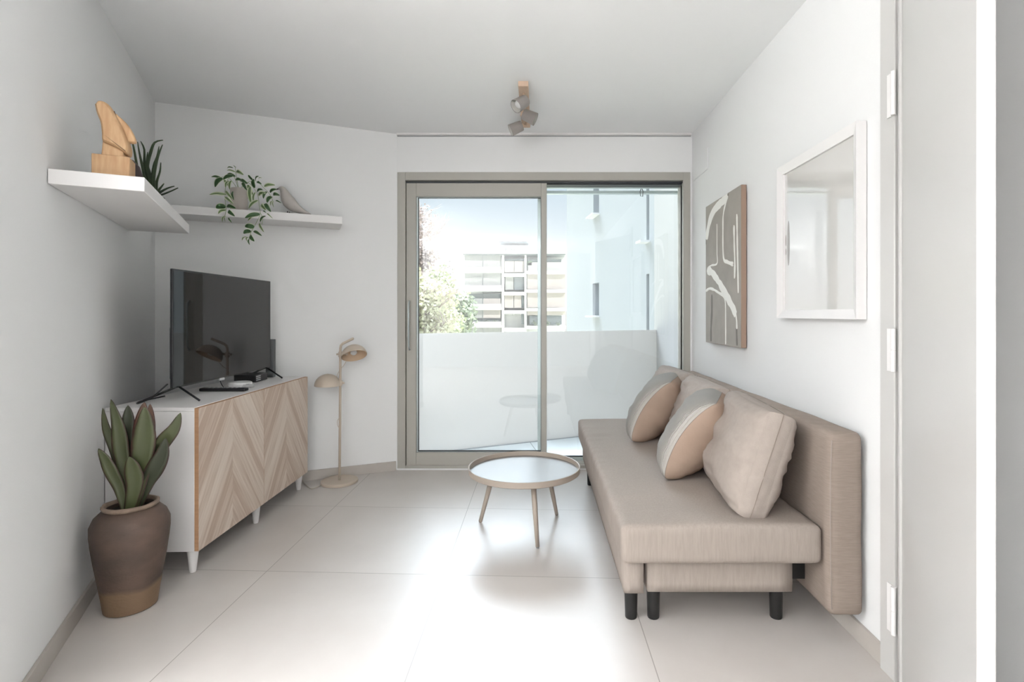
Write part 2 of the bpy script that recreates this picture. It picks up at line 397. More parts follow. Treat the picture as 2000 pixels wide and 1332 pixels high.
# ================================================================== room shell
H = 2.485; YB = 3.938; XR = 1.135
C1 = (-2.41, 3.345); C2 = (-1.049, YB)                 # angled wall, left corner and window corner
UL = Vector((-.4458, .8951, 0)); NL = Vector((.8951, .4458, 0))   # left wall: along (away from camera), into the room
C0 = (C1[0]+.498*(C1[1]-1.385), 1.385)                 # left wall's near end
WX0, WX1, WZ0, WZ1 = -1.045, 1.122, .012, 2.203        # window opening

bm = B()
fl = [(-4.2, -3.6), (1.6, -3.6), (1.6, YB+.16), (-3.2, YB+.16), (-4.2, 1.3)]
bm_prism(bm, fl, .2, None, (0, 0, -.1)); struct(link('floor', bm, M['floor']))
bm = B()
bm_prism(bm, [(-4.4, -3.8), (1.8, -3.8), (1.8, YB+.3), (-3.2, YB+.3), (-4.4, 1.2)], .3, None, (0, 0, H+.15)); struct(link('ceiling', bm, M['ceil']))
bm = B(); wall_holes(bm, (-1.049-.0, YB), (XR+.25, YB), 0, H, -.30, [(WX0-C2[0], WX1-C2[0], WZ0, WZ1)])
struct(link('wall_back', bm, M['wall']))
bm = B(); wallseg(bm, C1, C2, 0, H, -.2); struct(link('wall_angled', bm, M['wall']))
bm = B(); wallseg(bm, C0, C1, 0, H, -.2); wallseg(bm, (-4.2, 1.387), (C0[0]-.12, 1.387), 0, H, -.2); struct(link('wall_left', bm, M['wall']))
DY0, DY1, DZ = .85, 1.672, 2.135
bm = B(); wall_holes(bm, (XR, -3.6), (XR, YB), 0, H, .30, [(DY0+3.6, DY1+3.6, 0, DZ)]); struct(link('wall_right', bm, M['wall']))
bm = B(); wallseg(bm, (-4.2, -3.6), (1.4, -3.6), 0, H, .2); struct(link('wall_rear', bm, M['wall']))
bm = B(); wallseg(bm, (-4.2, -3.6), (-4.2, 1.5), 0, H, -.2); struct(link('wall_far_left', bm, M['wall']))
# added panel behind the open door, set shallow to catch the room's light
bm = B(); bm_box(bm, (XR+.125, (DY0+DY1)/2, 1.1), (.02, 1.0, 2.3)); struct(link('wall_niche', bm, M['wall']))
# skirting
def skirt(name, a, b, h=.068, th=.012, side=1):
    bm = B(); u, r = frame2(a, b); L_ = (Vector(b)-Vector(a)).length
    c = Vector((a[0], a[1], 0))+u*L_/2+r*(th/2)*side+Vector((0, 0, h/2)); bm_box(bm, c, (L_, th, h), axes(u, -r, V(0, 0, 1)), .001, 1)
    return struct(link(name, bm, M['skirt']))
skirt('baseboard_left', C0, C1); skirt('baseboard_angled', C1, (C2[0]-.006, C2[1]-.003)); skirt('baseboard_right', (XR, 1.745), (XR, YB), side=-1)
# strip between ceiling and window wall; the grey one paints in the shadow gap
struct(sbox('trim_1', (0.04, YB-.012, H-.006), (2.17, .024, .012), M['white']))
struct(sbox('trim_2', (0.04, YB-.0015, H-.017), (2.17, .003, .005), M['vent']))

# ------------------------------------------------------------------ window
win = D.objects.new('window_1', None); COL.objects.link(win); win.location = (.04, YB, 0); struct(win)
def zpx(py, Y=YB): return CZ-(py-VY)/F*Y
def xpx(px, Y=YB): return (px-VX)/F*Y
def rect_frame(bm, x0, x1, z0, z1, y, d, l, r, b, t, bev=.002):
    bm_box(bm, ((x0+l/2), y, (z0+z1)/2), (l, d, z1-z0), None, bev, 1); bm_box(bm, ((x1-r/2), y, (z0+z1)/2), (r, d, z1-z0), None, bev, 1)
    bm_box(bm, ((x0+l+x1-r)/2, y, z0+b/2), (x1-r-x0-l, d, b), None, bev, 1); bm_box(bm, ((x0+l+x1-r)/2, y, z1-t/2), (x1-r-x0-l, d, t), None, bev, 1)
# outer frame, then a stepped inner rebate
bm = B(); rect_frame(bm, WX0, WX1, WZ0, WZ1, YB+.035, .075, .060, .052, .022, .060)
rect_frame(bm, WX0+.052, WX1-.030, WZ0, WZ1-.056, YB+.10, .13, .012, .022, .026, .014)
link('window_frame', bm, M['frame'], win, 'auto')
bm = B(); bm_box(bm, (.04, YB+.045, WZ1-.070), (2.06, .05, .010)); bm_box(bm, (.55, YB+.09, WZ1-.078), (1.05, .10, .012)); bm_box(bm, (.62, YB+.07, .027), (.95, .07, .012))
link('track_gap', bm, M['gasket'], win)
SX0, SX1 = WX0+.064, xpx(1068); SZ0, SZ1 = .030, WZ1-.078
sash = D.objects.new('sliding_sash', None); COL.objects.link(sash); sash.parent = win; sash.matrix_parent_inverse = wmat(win).inverted(); sash.location = (SX0, YB, 0)
bm = B(); gl, gr, gb, gt = xpx(812)-SX0, SX1-xpx(1057), zpx(885)-SZ0, SZ1-zpx(383)
rect_frame(bm, SX0, SX1, SZ0, SZ1, YB+.040, .060, gl, gr, gb, gt); link('sash_frame', bm, M['frame'], sash, 'auto')
bm = B(); rect_frame(bm, SX0+gl-.001, SX1-gr+.001, SZ0+gb-.001, SZ1-gt+.001, YB+.047, .03, .012, .004, .006, .006, 0); link('gasket', bm, M['alu'], sash)
bm = B(); rect_frame(bm, SX0+gl+.010, SX1-gr-.002, SZ0+gb+.004, SZ1-gt-.004, YB+.040, .02, .004, .002, .006, .004, 0); link('gasket', bm, M['gasket'], sash)
sbox('glass', ((SX0+gl+SX1-gr)/2, YB+.050, (SZ0+gb+SZ1-gt)/2), (SX1-SX0-gl-gr+.01, .006, SZ1-SZ0-gb-gt+.01), M['glass'], sash)
# handle on the left stile
bm = B(); hx = xpx(800, YB); bm_tube(bm, [(hx, YB-.004, zpx(683)), (hx, YB-.03, zpx(676)), (hx, YB-.036, zpx(640)), (hx, YB-.036, zpx(600)), (hx, YB-.03, zpx(592)), (hx, YB-.004, zpx(588))], .006, 8); link('sash_handle', bm, M['alu'], sash, True)
# fixed pane further out
fix = D.objects.new('fixed_pane', None); COL.objects.link(fix); fix.parent = win; fix.matrix_parent_inverse = wmat(win).inverted(); fix.location = (.6, YB, 0)
yf = YB+.135; fx0, fx1 = xpx(1050, yf), xpx(1334, yf)
bm = B(); rect_frame(bm, fx0, fx1, .03, zpx(363, yf), yf, .04, .03, .020, .035, .018); link('pane_frame', bm, M['alu'], fix, 'auto')
bm = B(); rect_frame(bm, fx0+.03, fx1-.020, .065, zpx(366, yf), yf-.004, .02, .002, .006, .006, .004, 0); link('gasket', bm, M['gasket'], fix)
sbox('glass', ((fx0+fx1)/2, yf, 1.1), (fx1-fx0-.03, .006, 2.10), M['glass'], fix)
# outside blind box above the fixed pane
yb_ = YB+.25
bm = B(); bm_box(bm, (.04, yb_, zpx(357, yb_)+.02), (2.12, .06, .095)); link('blind_box', bm, mat('blind_box_green', srgb(120, 140, 122), .5), win)
bm = B(); bm_box(bm, (.04, yb_-.01, zpx(377, yb_)), (2.10, .04, .022)); link('blind_rail', bm, M['alu'], win)
bm = B(); bm_tube(bm, [P(1253, 366, yb_-.04), P(1250, 374, yb_-.04), P(1251, 383, yb_-.04), P(1255, 384, yb_-.04), P(1256, 374, yb_-.04), P(1253, 366, yb_-.04)], .003, 6); link('blind_hook', bm, M['gasket'], win, True)

# access cover high on the right wall
bm = B(); bm_box(bm, (XR-.004, (3.56+3.90)/2, (zpx(330, 3.56)+2.27)/2), (.008, .34, 2.27-zpx(330, 3.56)), None, .002, 1)
tag(link('access_cover', bm, M['wall']), 'small flat white cover plate high on the right wall by the window', 'cover plate')

# ------------------------------------------------------------------ door
dr = D.objects.new('door_1', None); COL.objects.link(dr); dr.location = (XR, 1.66, 0); struct(dr)
bm = B()
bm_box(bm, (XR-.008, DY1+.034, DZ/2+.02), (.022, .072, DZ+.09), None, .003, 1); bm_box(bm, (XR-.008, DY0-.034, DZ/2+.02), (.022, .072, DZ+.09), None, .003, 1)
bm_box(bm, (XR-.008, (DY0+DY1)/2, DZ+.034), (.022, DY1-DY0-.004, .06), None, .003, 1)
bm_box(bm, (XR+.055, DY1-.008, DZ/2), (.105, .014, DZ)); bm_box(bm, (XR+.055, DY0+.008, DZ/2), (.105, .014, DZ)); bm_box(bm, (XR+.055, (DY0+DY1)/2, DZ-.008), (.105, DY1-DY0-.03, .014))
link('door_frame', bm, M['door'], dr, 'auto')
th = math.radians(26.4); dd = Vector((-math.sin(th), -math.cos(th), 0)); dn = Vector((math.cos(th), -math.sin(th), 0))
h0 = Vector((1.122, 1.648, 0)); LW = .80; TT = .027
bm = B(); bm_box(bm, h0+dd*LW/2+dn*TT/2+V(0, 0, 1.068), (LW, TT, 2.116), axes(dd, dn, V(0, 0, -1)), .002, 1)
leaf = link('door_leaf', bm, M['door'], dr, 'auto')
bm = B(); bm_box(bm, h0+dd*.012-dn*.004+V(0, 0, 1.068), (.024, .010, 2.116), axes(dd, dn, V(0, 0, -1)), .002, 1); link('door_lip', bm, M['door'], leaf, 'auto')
for z0, z1 in ((.15, .30), (.974, 1.108), (1.778, 1.915)):
    bm = B(); bm_lathe(bm, [(.0075, z0), (.0075, (z0+z1)/2-.001), (.0065, (z0+z1)/2), (.0075, (z0+z1)/2+.001), (.0075, z1)], (XR-.024, 1.667, 0), 14)
    bm_box(bm, (XR-.021, 1.685, (z0+z1)/2), (.004, .03, z1-z0)); link('hinge', bm, M['white'], dr, 'auto')

# ================================================================== shelves
SHT = 1.633
PA = Vector((-1.612, 1.748, 0))
def shelf(name, o, u, n, L_, dep, z0, label):
    bm = B(); bm_box(bm, o+u*L_/2+n*dep/2+V(0, 0, z0+.025), (L_, dep, .05), axes(u, n, V(0, 0, 1)), .0015, 1)
    return tag(link(name, bm, M['shelf'], None, 'auto'), label, 'shelf')
shelf('wall_shelf', PA, UL, NL, 1.10, .26, SHT-.05, 'white floating shelf on the left wall, carrying the carved wooden head')
U2 = Vector((C2[0]-C1[0], C2[1]-C1[1], 0)).normalized(); N2 = Vector((U2.y, -U2.x, 0)); Q1 = Vector((C1[0], C1[1], 0))
S2T = 1.803
shelf('wall_shelf', Q1+U2*.012, U2, N2, 1.078, .26, S2T-.05, 'white floating shelf on the angled wall behind, carrying trailing plant and bird')

# ================================================================== carved head
so = PA+NL*.150+UL*.115+V(0, 0, SHT)
hd = thing('wooden_head', 'carved light wood abstract head facing right on a square wooden block', 'sculpture', so)
Rh = axes(NL, V(0, 0, 1), NL.cross(V(0, 0, 1)))     # local x along shelf edge, y up, z toward camera-ish
bm = B(); bm_box(bm, so+V(0, 0, .041), (.108, .09, .082), axes(NL, UL, V(0, 0, 1)), .002, 1); link('base_block', bm, M['wood'], hd, 'auto')
def hp(l, sm=True):   # crop coordinates -> local metres
    k = .0004287; q = [V((x-604)*k*.93, (728-y)*k, 0) for x, y in l]
    if sm: q = smooth_path(q+[q[0]], 4)[:-1]
    return [(p.x, p.y) for p in q]
bm = B(); bm_prism(bm, hp([(524, 545), (535, 420), (690, 480), (690, 560)], False), .060, Rh, so, .008); link('neck', bm, M['wood'], hd, 'auto')
bm = B(); bm_pebble(bm, hp([(478, 125), (505, 88), (545, 86), (580, 108), (620, 170), (655, 235), (690, 310), (720, 400), (732, 450), (724, 500), (696, 504), (640, 470), (585, 445), (532, 420), (526, 350), (515, 260), (490, 190)]), .080, Rh, so, .0095); link('face', bm, M['wood'], hd, 'auto')
bm = B(); bm_pebble(bm, hp([(600, 150), (640, 178), (700, 235), (745, 305), (770, 380), (735, 396), (690, 380), (640, 260)]), .030, Rh, so, .006); link('nose', bm, M['wood'], hd, 'auto')
# dark stone behind the block
ds = PA+NL*.165+UL*.30+V(0, 0, SHT)
bm = B(); bm_lathe(bm, [(.034, 0), (.044, .02), (.040, .06), (.026, .10), (.008, .125)], ds, 14)
for v in bm.verts: v.co += Vector((noise.noise(v.co*30), noise.noise(v.co*30+V(5, 5, 5)), 0))*.006
tag(link('stone', bm, M['darkpot'], None, True), 'dark stone half hidden behind the carved wooden head', 'stone')

# leaf maker --------------------------------------------------------------
def leaf_bm(bm, pts, wid, side, thick=.0012, fold=.15, n=10, prof=None, cup=None):
    """strip along smooth path pts; side = width direction; wid = max half width"""
    path = smooth_path(pts, max(2, n//(len(pts)-1))); uv = uvl_(bm); N = len(path)-1
    prof = prof or (lambda t: math.sin(PI*min(1, t**.75))**.8 if 0 < t < 1 else 0)
    rows = []
    for i, p in enumerate(path):
        t = i/N; d = (path[min(i+1, N)]-path[max(i-1, 0)]).normalized(); s = (side-d*side.dot(d)).normalized(); nn = s.cross(d).normalized()
        w_ = max(prof(t)*wid, .0004); row = []
        for k in (-1, -.5, 0, .5, 1):
            row.append((p+s*k*w_+nn*(abs(k)*fold*w_), k, t, nn))
        rows.append(row)
    def mk(off, flip):
        vv = [[(bm.verts.new(q+nn*off), k, t) for q, k, t, nn in r] for r in rows]
        for a, b in zip(vv, vv[1:]):
            for j in range(4):
                q = [a[j], a[j+1], b[j+1], b[j]]
                if flip: q.reverse()
                f = bm.faces.new([x[0] for x in q]); f.smooth = True
                for l, x in zip(f.loops, q): l[uv].uv = ((x[1]+1)/2, x[2])
        return vv
    A = mk(thick/2, False); Bk = mk(-thick/2, True)
    def rim(path_):
        for (a1, b1), (a2, b2) in zip(path_, path_[1:]):
            f = bm.faces.new([a1[0], b1[0], b2[0], a2[0]])
            for l, x in zip(f.loops, (a1, b1, b2, a2)): l[uv].uv = ((x[1]+1)/2, x[2])
    rim([(A[i][0], Bk[i][0]) for i in range(N+1)]); rim([(A[i][4], Bk[i][4]) for i in range(N, -1, -1)])
    rim([(A[0][j], Bk[0][j]) for j in range(4, -1, -1)]); rim([(A[N][j], Bk[N][j]) for j in range(5)])

# ================================================================== aloe on left shelf
ab = PA+NL*.175+UL*.66+V(0, 0, SHT)
al = thing('aloe_plant', 'spiky dark green aloe on the left shelf beside the carved head', 'potted plant', ab)
bm = B(); bm_lathe(bm, [(.034, 0), (.042, .03), (.044, .052), (.038, .052), (.036, .04)], ab, 24); link('pot', bm, M['darkpot'], al, 'auto')
ay = ab.y
def ap(x, y, dy=0): return P(80+x/4.44, 180+y/4.44, ay+dy)
for pts, wd, dy in [
    ([(960, 900), (905, 780), (850, 690), (820, 540), (800, 450), (770, 400)], .011, -.02),
    ([(965, 900), (920, 780), (885, 640), (860, 540), (838, 430)], .013, .01),
    ([(975, 900), (940, 760), (905, 640), (900, 500), (865, 425)], .013, .02),
    ([(975, 900), (950, 720), (930, 640), (960, 520), (990, 440), (1058, 416)], .018, 0),
    ([(990, 900), (985, 750), (1005, 620), (1025, 540), (1055, 455)], .014, -.02),
    ([(985, 900), (975, 760), (985, 640), (1010, 560), (1025, 470)], .012, .02),
    ([(980, 900), (965, 780), (920, 640), (925, 520)], .009, .025),
    ([(1000, 900), (1010, 780), (1035, 690), (1040, 610)], .010, .015),
    ([(1010, 905), (1040, 870), (1100, 835), (1158, 815)], .009, -.02),
    ([(1010, 905), (1060, 890), (1130, 860), (1190, 830)], .008, 0),
    ([(1000, 900), (1030, 850), (1050, 820), (1068, 792)], .011, .02),
    ([(960, 905), (930, 830), (880, 740), (845, 700)], .011, .03)]:
    bm = B(); L_ = len(pts)-1
    leaf_bm(bm, [ab+V(0, 0, .035)+Vector((random.uniform(-.01, .01), random.uniform(-.01, .01), 0))]+[ap(x, y, dy*(i+1)/L_) for i, (x, y) in enumerate(pts)], wd, V(1, -.3, 0), .004, .5, 18, lambda t: (min(1, .55+2*t) if t < .25 else 1)*max(0, 1-t)**.75)
    link('leaf', bm, M['aloe'], al, True)

# ================================================================== trailing plant
ib = Q1+U2*.476+N2*.13+V(0, 0, S2T)
iv = thing('trailing_plant', 'trailing variegated green plant in a pale cylinder pot on the angled wall shelf', 'potted plant', ib)
bm = B(); bm_lathe(bm, [(.046, 0), (.050, .006), (.050, .150), (.048, .154), (.044, .150), (.044, .135)], ib, 32); link('pot', bm, M['pot'], iv, 'auto')
bm = B(); bm_lathe(bm, [(.044, .13), (.044, .138)], ib, 20); link('soil', bm, M['soil'], iv)
def ip(x, y, Y): return P(380+x/6.25, 300+y/6.25, Y)
top = ib+V(0, 0, .14)
stems = [
    [top, ip(470, 260, 3.38), ip(400, 330, 3.28), ip(370, 500, 3.20), ip(385, 680, 3.17), ip(370, 760, 3.17)],
    [top, ip(500, 220, 3.38), ip(500, 160, 3.36)],
    [top, ip(640, 350, 3.36), ip(760, 480, 3.25), ip(790, 640, 3.21), ip(800, 740, 3.20), ip(740, 870, 3.20), ip(690, 960, 3.20), ip(660, 1050, 3.20)],
    [top, ip(640, 360, 3.38), ip(740, 330, 3.40), ip(850, 420, 3.32), ip(920, 500, 3.28), ip(960, 590, 3.27)],
    [ip(800, 720, 3.20), ip(830, 780, 3.20), ip(825, 860, 3.20)],
    [top, ip(420, 300, 3.36), ip(300, 290, 3.34)]]
for s in stems:
    bm = B(); bm_tube(bm, smooth_path(s, 6), .0014, 6); link('stem', bm, M['stem'], iv, True)
LV = [  # base x,y tip x,y width depth kind
    (390, 500, 180, 500, 34, 3.19, 1), (470, 175, 400, 180, 14, 3.34, 0), (500, 225, 395, 205, 18, 3.34, 1), (505, 170, 480, 155, 12, 3.35, 0),
    (510, 215, 600, 260, 42, 3.34, 1), (470, 270, 345, 320, 40, 3.30, 0), (500, 280, 400, 250, 30, 3.36, 0), (330, 300, 205, 285, 26, 3.29, 0),
    (345, 300, 250, 410, 75, 3.25, 0), (430, 400, 360, 320, 34, 3.24, 1), (420, 330, 380, 420, 30, 3.23, 1), (450, 330, 430, 440, 30, 3.22, 1),
    (500, 320, 590, 330, 34, 3.33, 0), (560, 320, 650, 370, 36, 3.31, 0), (590, 350, 640, 450, 34, 3.28, 0), (380, 455, 470, 560, 34, 3.19, 1),
    (375, 530, 475, 615, 36, 3.18, 1), (470, 460, 480, 570, 28, 3.20, 0), (380, 650, 262, 665, 62, 3.17, 0), (395, 640, 505, 670, 42, 3.17, 0),
    (385, 690, 288, 735, 38, 3.17, 1), (410, 700, 492, 765, 42, 3.165, 0), (375, 760, 340, 835, 18, 3.17, 1), (385, 765, 375, 830, 14, 3.17, 1),
    (415, 780, 455, 845, 18, 3.17, 0), (715, 330, 655, 262, 26, 3.38, 0), (730, 420, 725, 310, 44, 3.35, 0), (745, 330, 785, 275, 22, 3.37, 0),
    (780, 320, 822, 297, 12, 3.37, 1), (760, 350, 820, 375, 26, 3.36, 0), (830, 440, 765, 470, 40, 3.32, 0), (650, 380, 720, 520, 44, 3.28, 1),
    (680, 400, 690, 610, 52, 3.24, 1), (745, 470, 720, 600, 34, 3.23, 1), (775, 570, 660, 672, 44, 3.22, 1), (850, 400, 985, 385, 38, 3.33, 1),
    (920, 475, 1005, 435, 30, 3.31, 0), (960, 500, 1040, 512, 36, 3.30, 0), (780, 510, 870, 480, 44, 3.30, 1), (885, 465, 840, 550, 32, 3.30, 0),
    (945, 525, 885, 600, 44, 3.28, 0), (960, 575, 930, 635, 18, 3.27, 1), (965, 580, 965, 655, 14, 3.27, 1), (990, 575, 1060, 605, 14, 3.27, 0),
    (815, 620, 870, 690, 44, 3.21, 1), (860, 610, 932, 712, 44, 3.205, 0), (800, 740, 615, 785, 46, 3.20, 0), (790, 725, 650, 820, 40, 3.205, 1),
    (870, 760, 800, 835, 32, 3.20, 0), (885, 730, 955, 793, 14, 3.20, 1), (840, 700, 876, 725, 16, 3.20, 0), (790, 850, 848, 960, 30, 3.20, 1),
    (730, 900, 615, 890, 54, 3.20, 0), (690, 950, 597, 975, 46, 3.20, 0), (722, 945, 822, 1005, 32, 3.20, 0), (680, 1000, 730, 1072, 46, 3.195, 0),
    (640, 1015, 580, 1060, 22, 3.20, 1), (658, 1020, 635, 1065, 18, 3.20, 1), (668, 1045, 672, 1115, 18, 3.20, 0)]
for (x0, y0, x1, y1, wd, Y, kd) in LV:
    a = ip(x0, y0, Y); b = ip(x1, y1, Y-.015+random.uniform(-.012, .012)); d = (b-a)
    md = (a+b)/2+Vector((0, -.012, .004)); sd_ = d.cross(V(random.uniform(-.4, .4), -1, random.uniform(-.2, .4))).normalized()
    bm = B(); leaf_bm(bm, [a, md, b], wd/6.25*Y/F*.62, sd_, .0008, .22, 10)
    link('leaf', bm, M['ivy_var' if kd else 'ivy'], iv, True)

# ================================================================== bird
by_ = 3.525
bo = Q1+U2*.800+N2*.13+V(0, 0, S2T)
bd = thing('ceramic_bird', 'pale grey bird figurine on the angled wall shelf', 'figurine', bo)
def bp_(x, y): return P(380+x/6.25, 300+y/6.25, by_)
spine = [(1018, 432, 3), (1040, 425, 22), (1068, 432, 34), (1095, 470, 47), (1118, 530, 66), (1155, 590, 78), (1205, 640, 68), (1265, 680, 48), (1330, 710, 28), (1385, 728, 13), (1422, 738, 3)]
bm = B(); pth = [bp_(x, y) for x, y, r in spine]; sm = smooth_path(pth, 3); rr = []
for i in range(len(spine)-1):
    for k in range(3): rr.append((spine[i][2]*(1-k/3)+spine[i+1][2]*k/3)/6.25*by_/F)
rr.append(spine[-1][2]/6.25*by_/F)
bm_tube(bm, sm, rr, 20)
for v in bm.verts: v.co.y = by_+(v.co.y-by_)*.85; v.co.z = max(v.co.z, S2T+.006)
link('body', bm, M['bird'], bd, True)
bm = B(); bm_tube(bm, [bp_(1030, 428), bp_(1004, 436), bp_(990, 444)], [.006, .004, .001], 8); link('beak', bm, M['darkpot'], bd, True)
for dy in (-.012, .014):
    bm = B(); q = bp_(1145, 690); bm_tube(bm, [V(q.x, by_+dy, S2T+.03), V(q.x, by_+dy, S2T+.001), V(q.x-.012, by_+dy, S2T+.001)], .0025, 6); link('foot', bm, M['darkpot'], bd, True)

# ================================================================== tv cabinet
ca = math.radians(1.5); cu = Vector((-math.sin(ca), math.cos(ca), 0)); cr_ = Vector((math.cos(ca), math.sin(ca), 0))  # along, out of front
cf = Vector((-1.503, 2.352, 0)); CL, CD = 1.185, .405; CT = .741
cab = thing('tv_cabinet', 'low white tv cabinet with two pale chevron wood doors on tapered legs', 'cabinet', cf)
RC = axes(cu, -cr_, V(0, 0, 1))
def cp(a, out, z): return cf+cu*a+cr_*out+V(0, 0, z)
bm = B(); dt = .018
bm_box(bm, cp(CL/2, -CD/2-dt/2, CT-.008), (CL, CD-dt, .016), RC, .001, 1); bm_box(bm, cp(CL/2, -CD/2-dt/2, .104+.009), (CL, CD-dt, .018), RC, .001, 1)
bm_box(bm, cp(.009, -CD/2-dt/2, (CT+.104)/2), (.018, CD-dt, CT-.104-.034), RC, .001, 1); bm_box(bm, cp(CL-.009, -CD/2-dt/2, (CT+.104)/2), (.018, CD-dt, CT-.104-.034), RC, .001, 1)
bm_box(bm, cp(CL/2, -CD+.006, (CT+.104)/2), (CL-.036, .012, CT-.104-.034), RC); bm_box(bm, cp(CL/2, -CD/2, (CT+.104)/2), (.018, CD-.04, CT-.104-.034), RC)
link('body', bm, M['white'], cab, 'auto')
for i in range(2):
    a0 = .0015+i*(CL/2); a1 = a0+CL/2-.003; z0, z1 = .106, CT-.003
    bm = B(); bm_box(bm, cp((a0+a1)/2, -dt/2, (z0+z1)/2), (a1-a0, dt, z1-z0), RC); d_ = link('door', bm, M['edgewood'], cab)
    bm = B(); uv = uvl_(bm)
    f = bm.faces.new([bm.verts.new(cp(a, .0006, z)) for a, z in ((a0, z0), (a1, z0), (a1, z1), (a0, z1))])
    g_ = bmesh.ops.extrude_face_region(bm, geom=[f]); 
    for v in [x for x in g_['geom'] if isinstance(x, bmesh.types.BMVert)]: v.co += -cr_*.0004
    bmesh.ops.recalc_face_normals(bm, faces=bm.faces)
    for ff in bm.faces:
        for l in ff.loops:
            q = l.vert.co-cf; l[uv].uv = (q.dot(cu)-(a0+a1)/2+.02, q.z)
    link('door_veneer', bm, M['chevron'], d_, recalc=False)
for a in (.035, CL/2, CL-.035):
    for out in (-.045, -CD+.045):
        c = cp(a, out, 0)
        bm = B(); bm_lathe(bm, [(.0125, 0), (.0135, .002), (.023, .09), (.024, .104)], c, 24); link('leg', bm, M['white'], cab, 'auto')

# ================================================================== tv
ta = Vector((-1.693, 2.462, 0)); tl, thh = .975, .557; tz = .808
tang = math.radians(2.2); tu = Vector((-math.sin(tang), math.cos(tang), 0)); tn = Vector((math.cos(tang), math.sin(tang), 0))
RT = axes(tu, -tn, V(0, 0, 1))
def tp(a, out, z): return ta+tu*a+tn*out+V(0, 0, z)
tv = thing('television', 'black flat screen television on splayed feet on the white cabinet', 'television', ta+V(0, 0, CT))
bm = B(); bm_box(bm, tp(tl/2, -.006, tz+thh/2), (tl, .012, thh), RT, .002, 1); link('bezel', bm, M['bezel'], tv, 'auto')
bm = B(); bm_box(bm, tp(tl/2, .0006, tz+.006+(thh-.012)/2), (tl-.014, .0012, thh-.018), RT); link('screen', bm, M['screen'], tv)
bm = B(); bm_box(bm, tp(tl/2, -.030, tz+.16), (tl-.10, .04, .26), RT, .012, 2); link('back_housing', bm, M['black'], tv, 'auto')
bm = B(); bm_box(bm, tp(tl*.42, .0, tz-.004), (.045, .006, .012), RT); link('badge', bm, M['router'], tv)
for a in (.045, tl-.05):
    bm = B()
    for e in (.105, -.155):
        bm_tube(bm, [tp(a, -.008+.01*(e > 0), tz+.004), tp(a, e*.97-.008, CT+.0075), tp(a, e-.008, CT+.0055)], .005, 8)
    link('foot', bm, M['black'], tv, True)
# clutter on the cabinet
def bb(name, c, s, m, label, cat, R=None, bev=.003):
    bm = B(); bm_box(bm, c, s, R, bev, 2); return tag(link(name, bm, m, None, 'auto'), label, cat)
q = P(523, 741, 3.40)
bb('router', V(-1.750, 3.478, CT+.125), (.035, .05, .246), M['dark_router'], 'tall dark router box standing behind the right edge of the television', 'router', RT)
sb = thing('set_top_box', 'black ribbed box under the right end of the television', 'set-top box', tp(.80, -.02, CT))
bm = B(); bm_box(bm, tp(.815, -.045, CT+.024), (.15, .13, .044), RT, .003, 1); link('body', bm, M['black'], sb, 'auto')
bm = B()
for k in range(3): bm_box(bm, tp(.772, .0205, CT+.014+k*.011), (.055, .003, .005), RT)
link('ribs', bm, M['lightgrey'], sb)
rc = P(469, 738, 3.02); rc.z = CT
bm = B(); bm_lathe(bm, [(.040, .001), (.058, .004), (.062, .014), (.060, .026), (.052, .030)], rc, 40); tag(link('white_disc', bm, M['router'], None, 'auto'), 'round white flat device under the middle of the television', 'device')
def remote(px0, py0, px1, py1, wd, m, m2, label):
    Ya = (CZ-CT)*F/(py0-VY); Yb = (CZ-CT)*F/(py1-VY); a = P(px0, py0, Ya); b = P(px1, py1, Yb); a.z = b.z = CT
    r_ = thing('remote_control', label, 'remote control', (a+b)/2); d = (b-a).normalized(); s = Vector((d.y, -d.x, 0)); L_ = (b-a).length
    bm = B(); bm_box(bm, (a+b)/2+V(0, 0, .0095), (L_, wd, .017), axes(d, s, V(0, 0, -1)), .005, 3); link('body', bm, m, r_, 'auto')
    bm = B()
    for i in range(7):
        for j in (-1, 0, 1): bm_box(bm, a+d*(L_*(.2+.1*i))+s*j*wd*.27+V(0, 0, .0186), (.008, .007, .002), axes(d, s, V(0, 0, -1)))
    link('buttons', bm, m2, r_)
remote(393, 764, 482, 764, .042, M['black'], M['vent'], 'black remote control lying on the cabinet in front of the television')
remote(440, 757, 494, 757, .034, M['lightgrey'], M['vent'], 'light grey remote control just behind the black remote')
bm = B(); bm_tube(bm, smooth_path([tp(.03, -.04, tz+.02), tp(.0, -.09, CT+.03), tp(-.02, -.14, CT+.0045), tp(.04, -.17, CT+.004), tp(.20, -.165, CT+.004)], 6), .0035, 8)
tag(link('power_cable', bm, M['black'], None, True), 'black cable running behind the near foot of the television', 'cable')
bm = B(); bm_tube(bm, smooth_path([tp(.47, -.05, tz+.01), tp(.44, -.02, CT+.035), tp(.40, .02, CT+.012), tp(.38, .035, CT+.003)], 6), .0022, 8)
tag(link('antenna_cable', bm, M['black'], None, True), 'thin black cable hanging below the middle of the television screen', 'cable')

